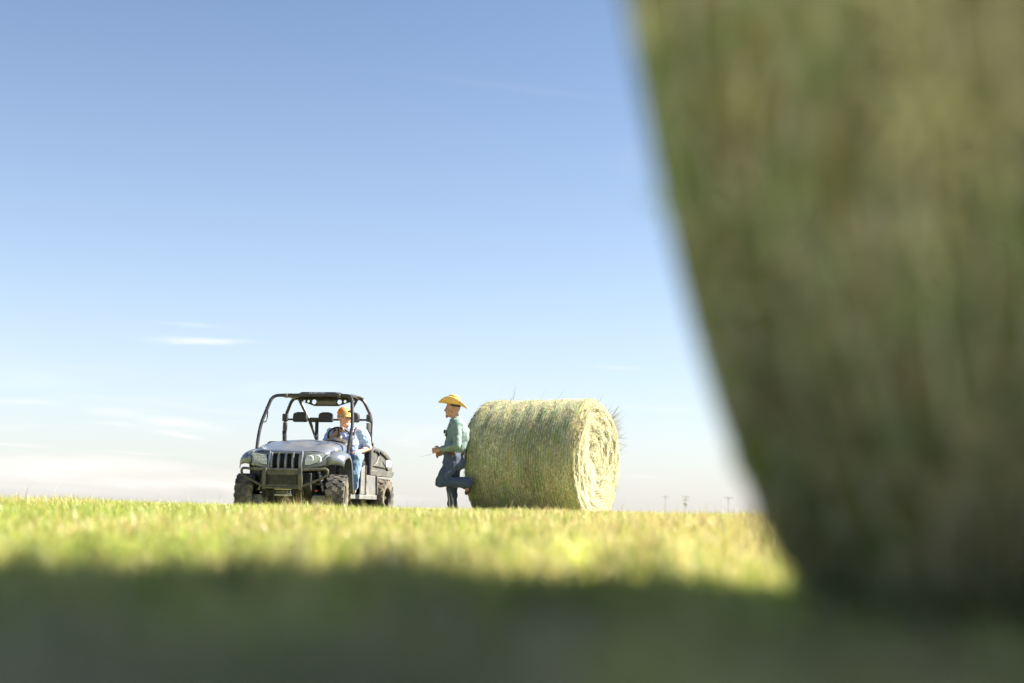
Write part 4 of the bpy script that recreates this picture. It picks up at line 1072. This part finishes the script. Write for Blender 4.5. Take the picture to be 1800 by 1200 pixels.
for y, sg in ((.555, 1), (.235, -1)):
    pts = [(-.20, y + sg * .005, 1.335), (-.12, y, 1.34), (-.045, y - sg * .002, 1.26), (-.01, y - sg * .012, 1.17), (.015, y - sg * .03, 1.08), (.01, y - sg * .04, .99)]
    st = MB(); st.grid([[D(p[0] + .02, p[1] - .02, p[2] + .004), D(p[0] + .03, p[1], p[2] + .008), D(p[0] + .02, p[1] + .02, p[2] + .004)] for p in pts]); st.build('suspender', M_susp, shirt, 60, solid=.006)
tr = MB()
tr.loft([ring(D(x, .395, z), (a_, 0, 0), (0, w_, 0)) for x, z, a_, w_ in ((-.22, .99, .20, .215), (-.25, .93, .20, .215), (-.26, .88, .17, .20))])
tr.limb(hpL, .115, hpL * .45 + knL * .55, .108, knL, .092, knL * .5 + anL * .5, .080, anL, .076)
tr.limb(hpR, .115, hpR * .45 + knR * .55, .105, knR, .090, knR * .5 + anR * .5, .078, anR, .074)
tr.fused('jeans', M_jean_l, drv, .011, 3, .013, 13, (1, .7, 1), 28)
for a_ in (anL, anR):
    bt = MB(); bt.limb(a_ + V(0, 0, -.02), .050, a_ + V(-.015, 0, -.075), .045, a_ + V(.09, .01, -.075), .042, a_ + V(.17, .02, -.085), .034)
    bt.fused('boot', M_tan_boot, drv, .009, 2)
wt = MB().tube([wrL * .86 + elL * .14 + (Vector((0, .6, .8)) * math.cos(2 * PI * k / 20) + Vector((.6, -.6, .5)).normalized() * math.sin(2 * PI * k / 20)) * .040 for k in range(20)], .007, 6, closed=True).build('watch_strap', M_dark, drv)
# cap
rows = []
HC = HD @ Matrix.Translation((-.006, 0, .052)) @ Matrix.Rotation(R(6), 4, 'Y')
for i in range(10):
    t = i / 9 * PI / 2
    rows.append([HC @ Vector((.112 * math.cos(t) ** .8 * math.cos(2 * PI * k / 40), .098 * math.cos(t) ** .8 * math.sin(2 * PI * k / 40), .108 * math.sin(t))) for k in range(40)])
cap = MB().grid(rows, True).build('cap', M_orange, drv, 180)
fr = MB(); rr_ = []
for i in range(8):
    t = i / 7 * PI / 2 * .92
    rr_.append([HC @ Vector((.1145 * math.cos(t) ** .8 * math.cos(p), .1005 * math.cos(t) ** .8 * math.sin(p), .1105 * math.sin(t))) for p in np.linspace(-1.1, 1.1, 17)])
fr.grid(rr_); fr.build('front_panel', M_tancap, cap, 180)
br = MB(); rows = []
for i in range(7):
    t = i / 6
    rows.append([HC @ Vector((.100 * math.cos(p) + t * .078 * math.cos(p * .9), .092 * math.sin(p) * (1 - .05 * t), .006 - .022 * t - .03 * (math.sin(p) ** 2) * (t + .2))) for p in np.linspace(-1.15, 1.15, 17)])
br.grid(rows); br.build('brim', M_tancap, cap, 180, solid=.004)
MB().box(HC @ Vector((.107, .012, .060)), (.012, .05, .035), HC.to_3x3()).build('cap_badge', M_dark, cap, bevel=.004)
hr = MB(); hr.ell(HD @ Vector((-.022, 0, .022)), (.093, .088, .075), HD.to_3x3()); hr.build('hair', M_hair, drv, 180)
sg_ = MB()
for s in (-1, 1):
    sg_.ell(HD @ Vector((.094, s * .034, .012)), (.010, .031, .021), HD.to_3x3() @ Matrix.Rotation(R(12 * s), 3, 'Z'), 12, 8)
    sg_.tube([HD @ Vector((.088, s * .062, .02)), HD @ Vector((.03, s * .088, .018)), HD @ Vector((-.02, s * .092, .01))], .003, 6)
sg_.tube([HD @ Vector((.10, -.012, .016)), HD @ Vector((.10, .012, .016))], .003, 6)
sg_.build('sunglasses', M_glass, drv, 180)
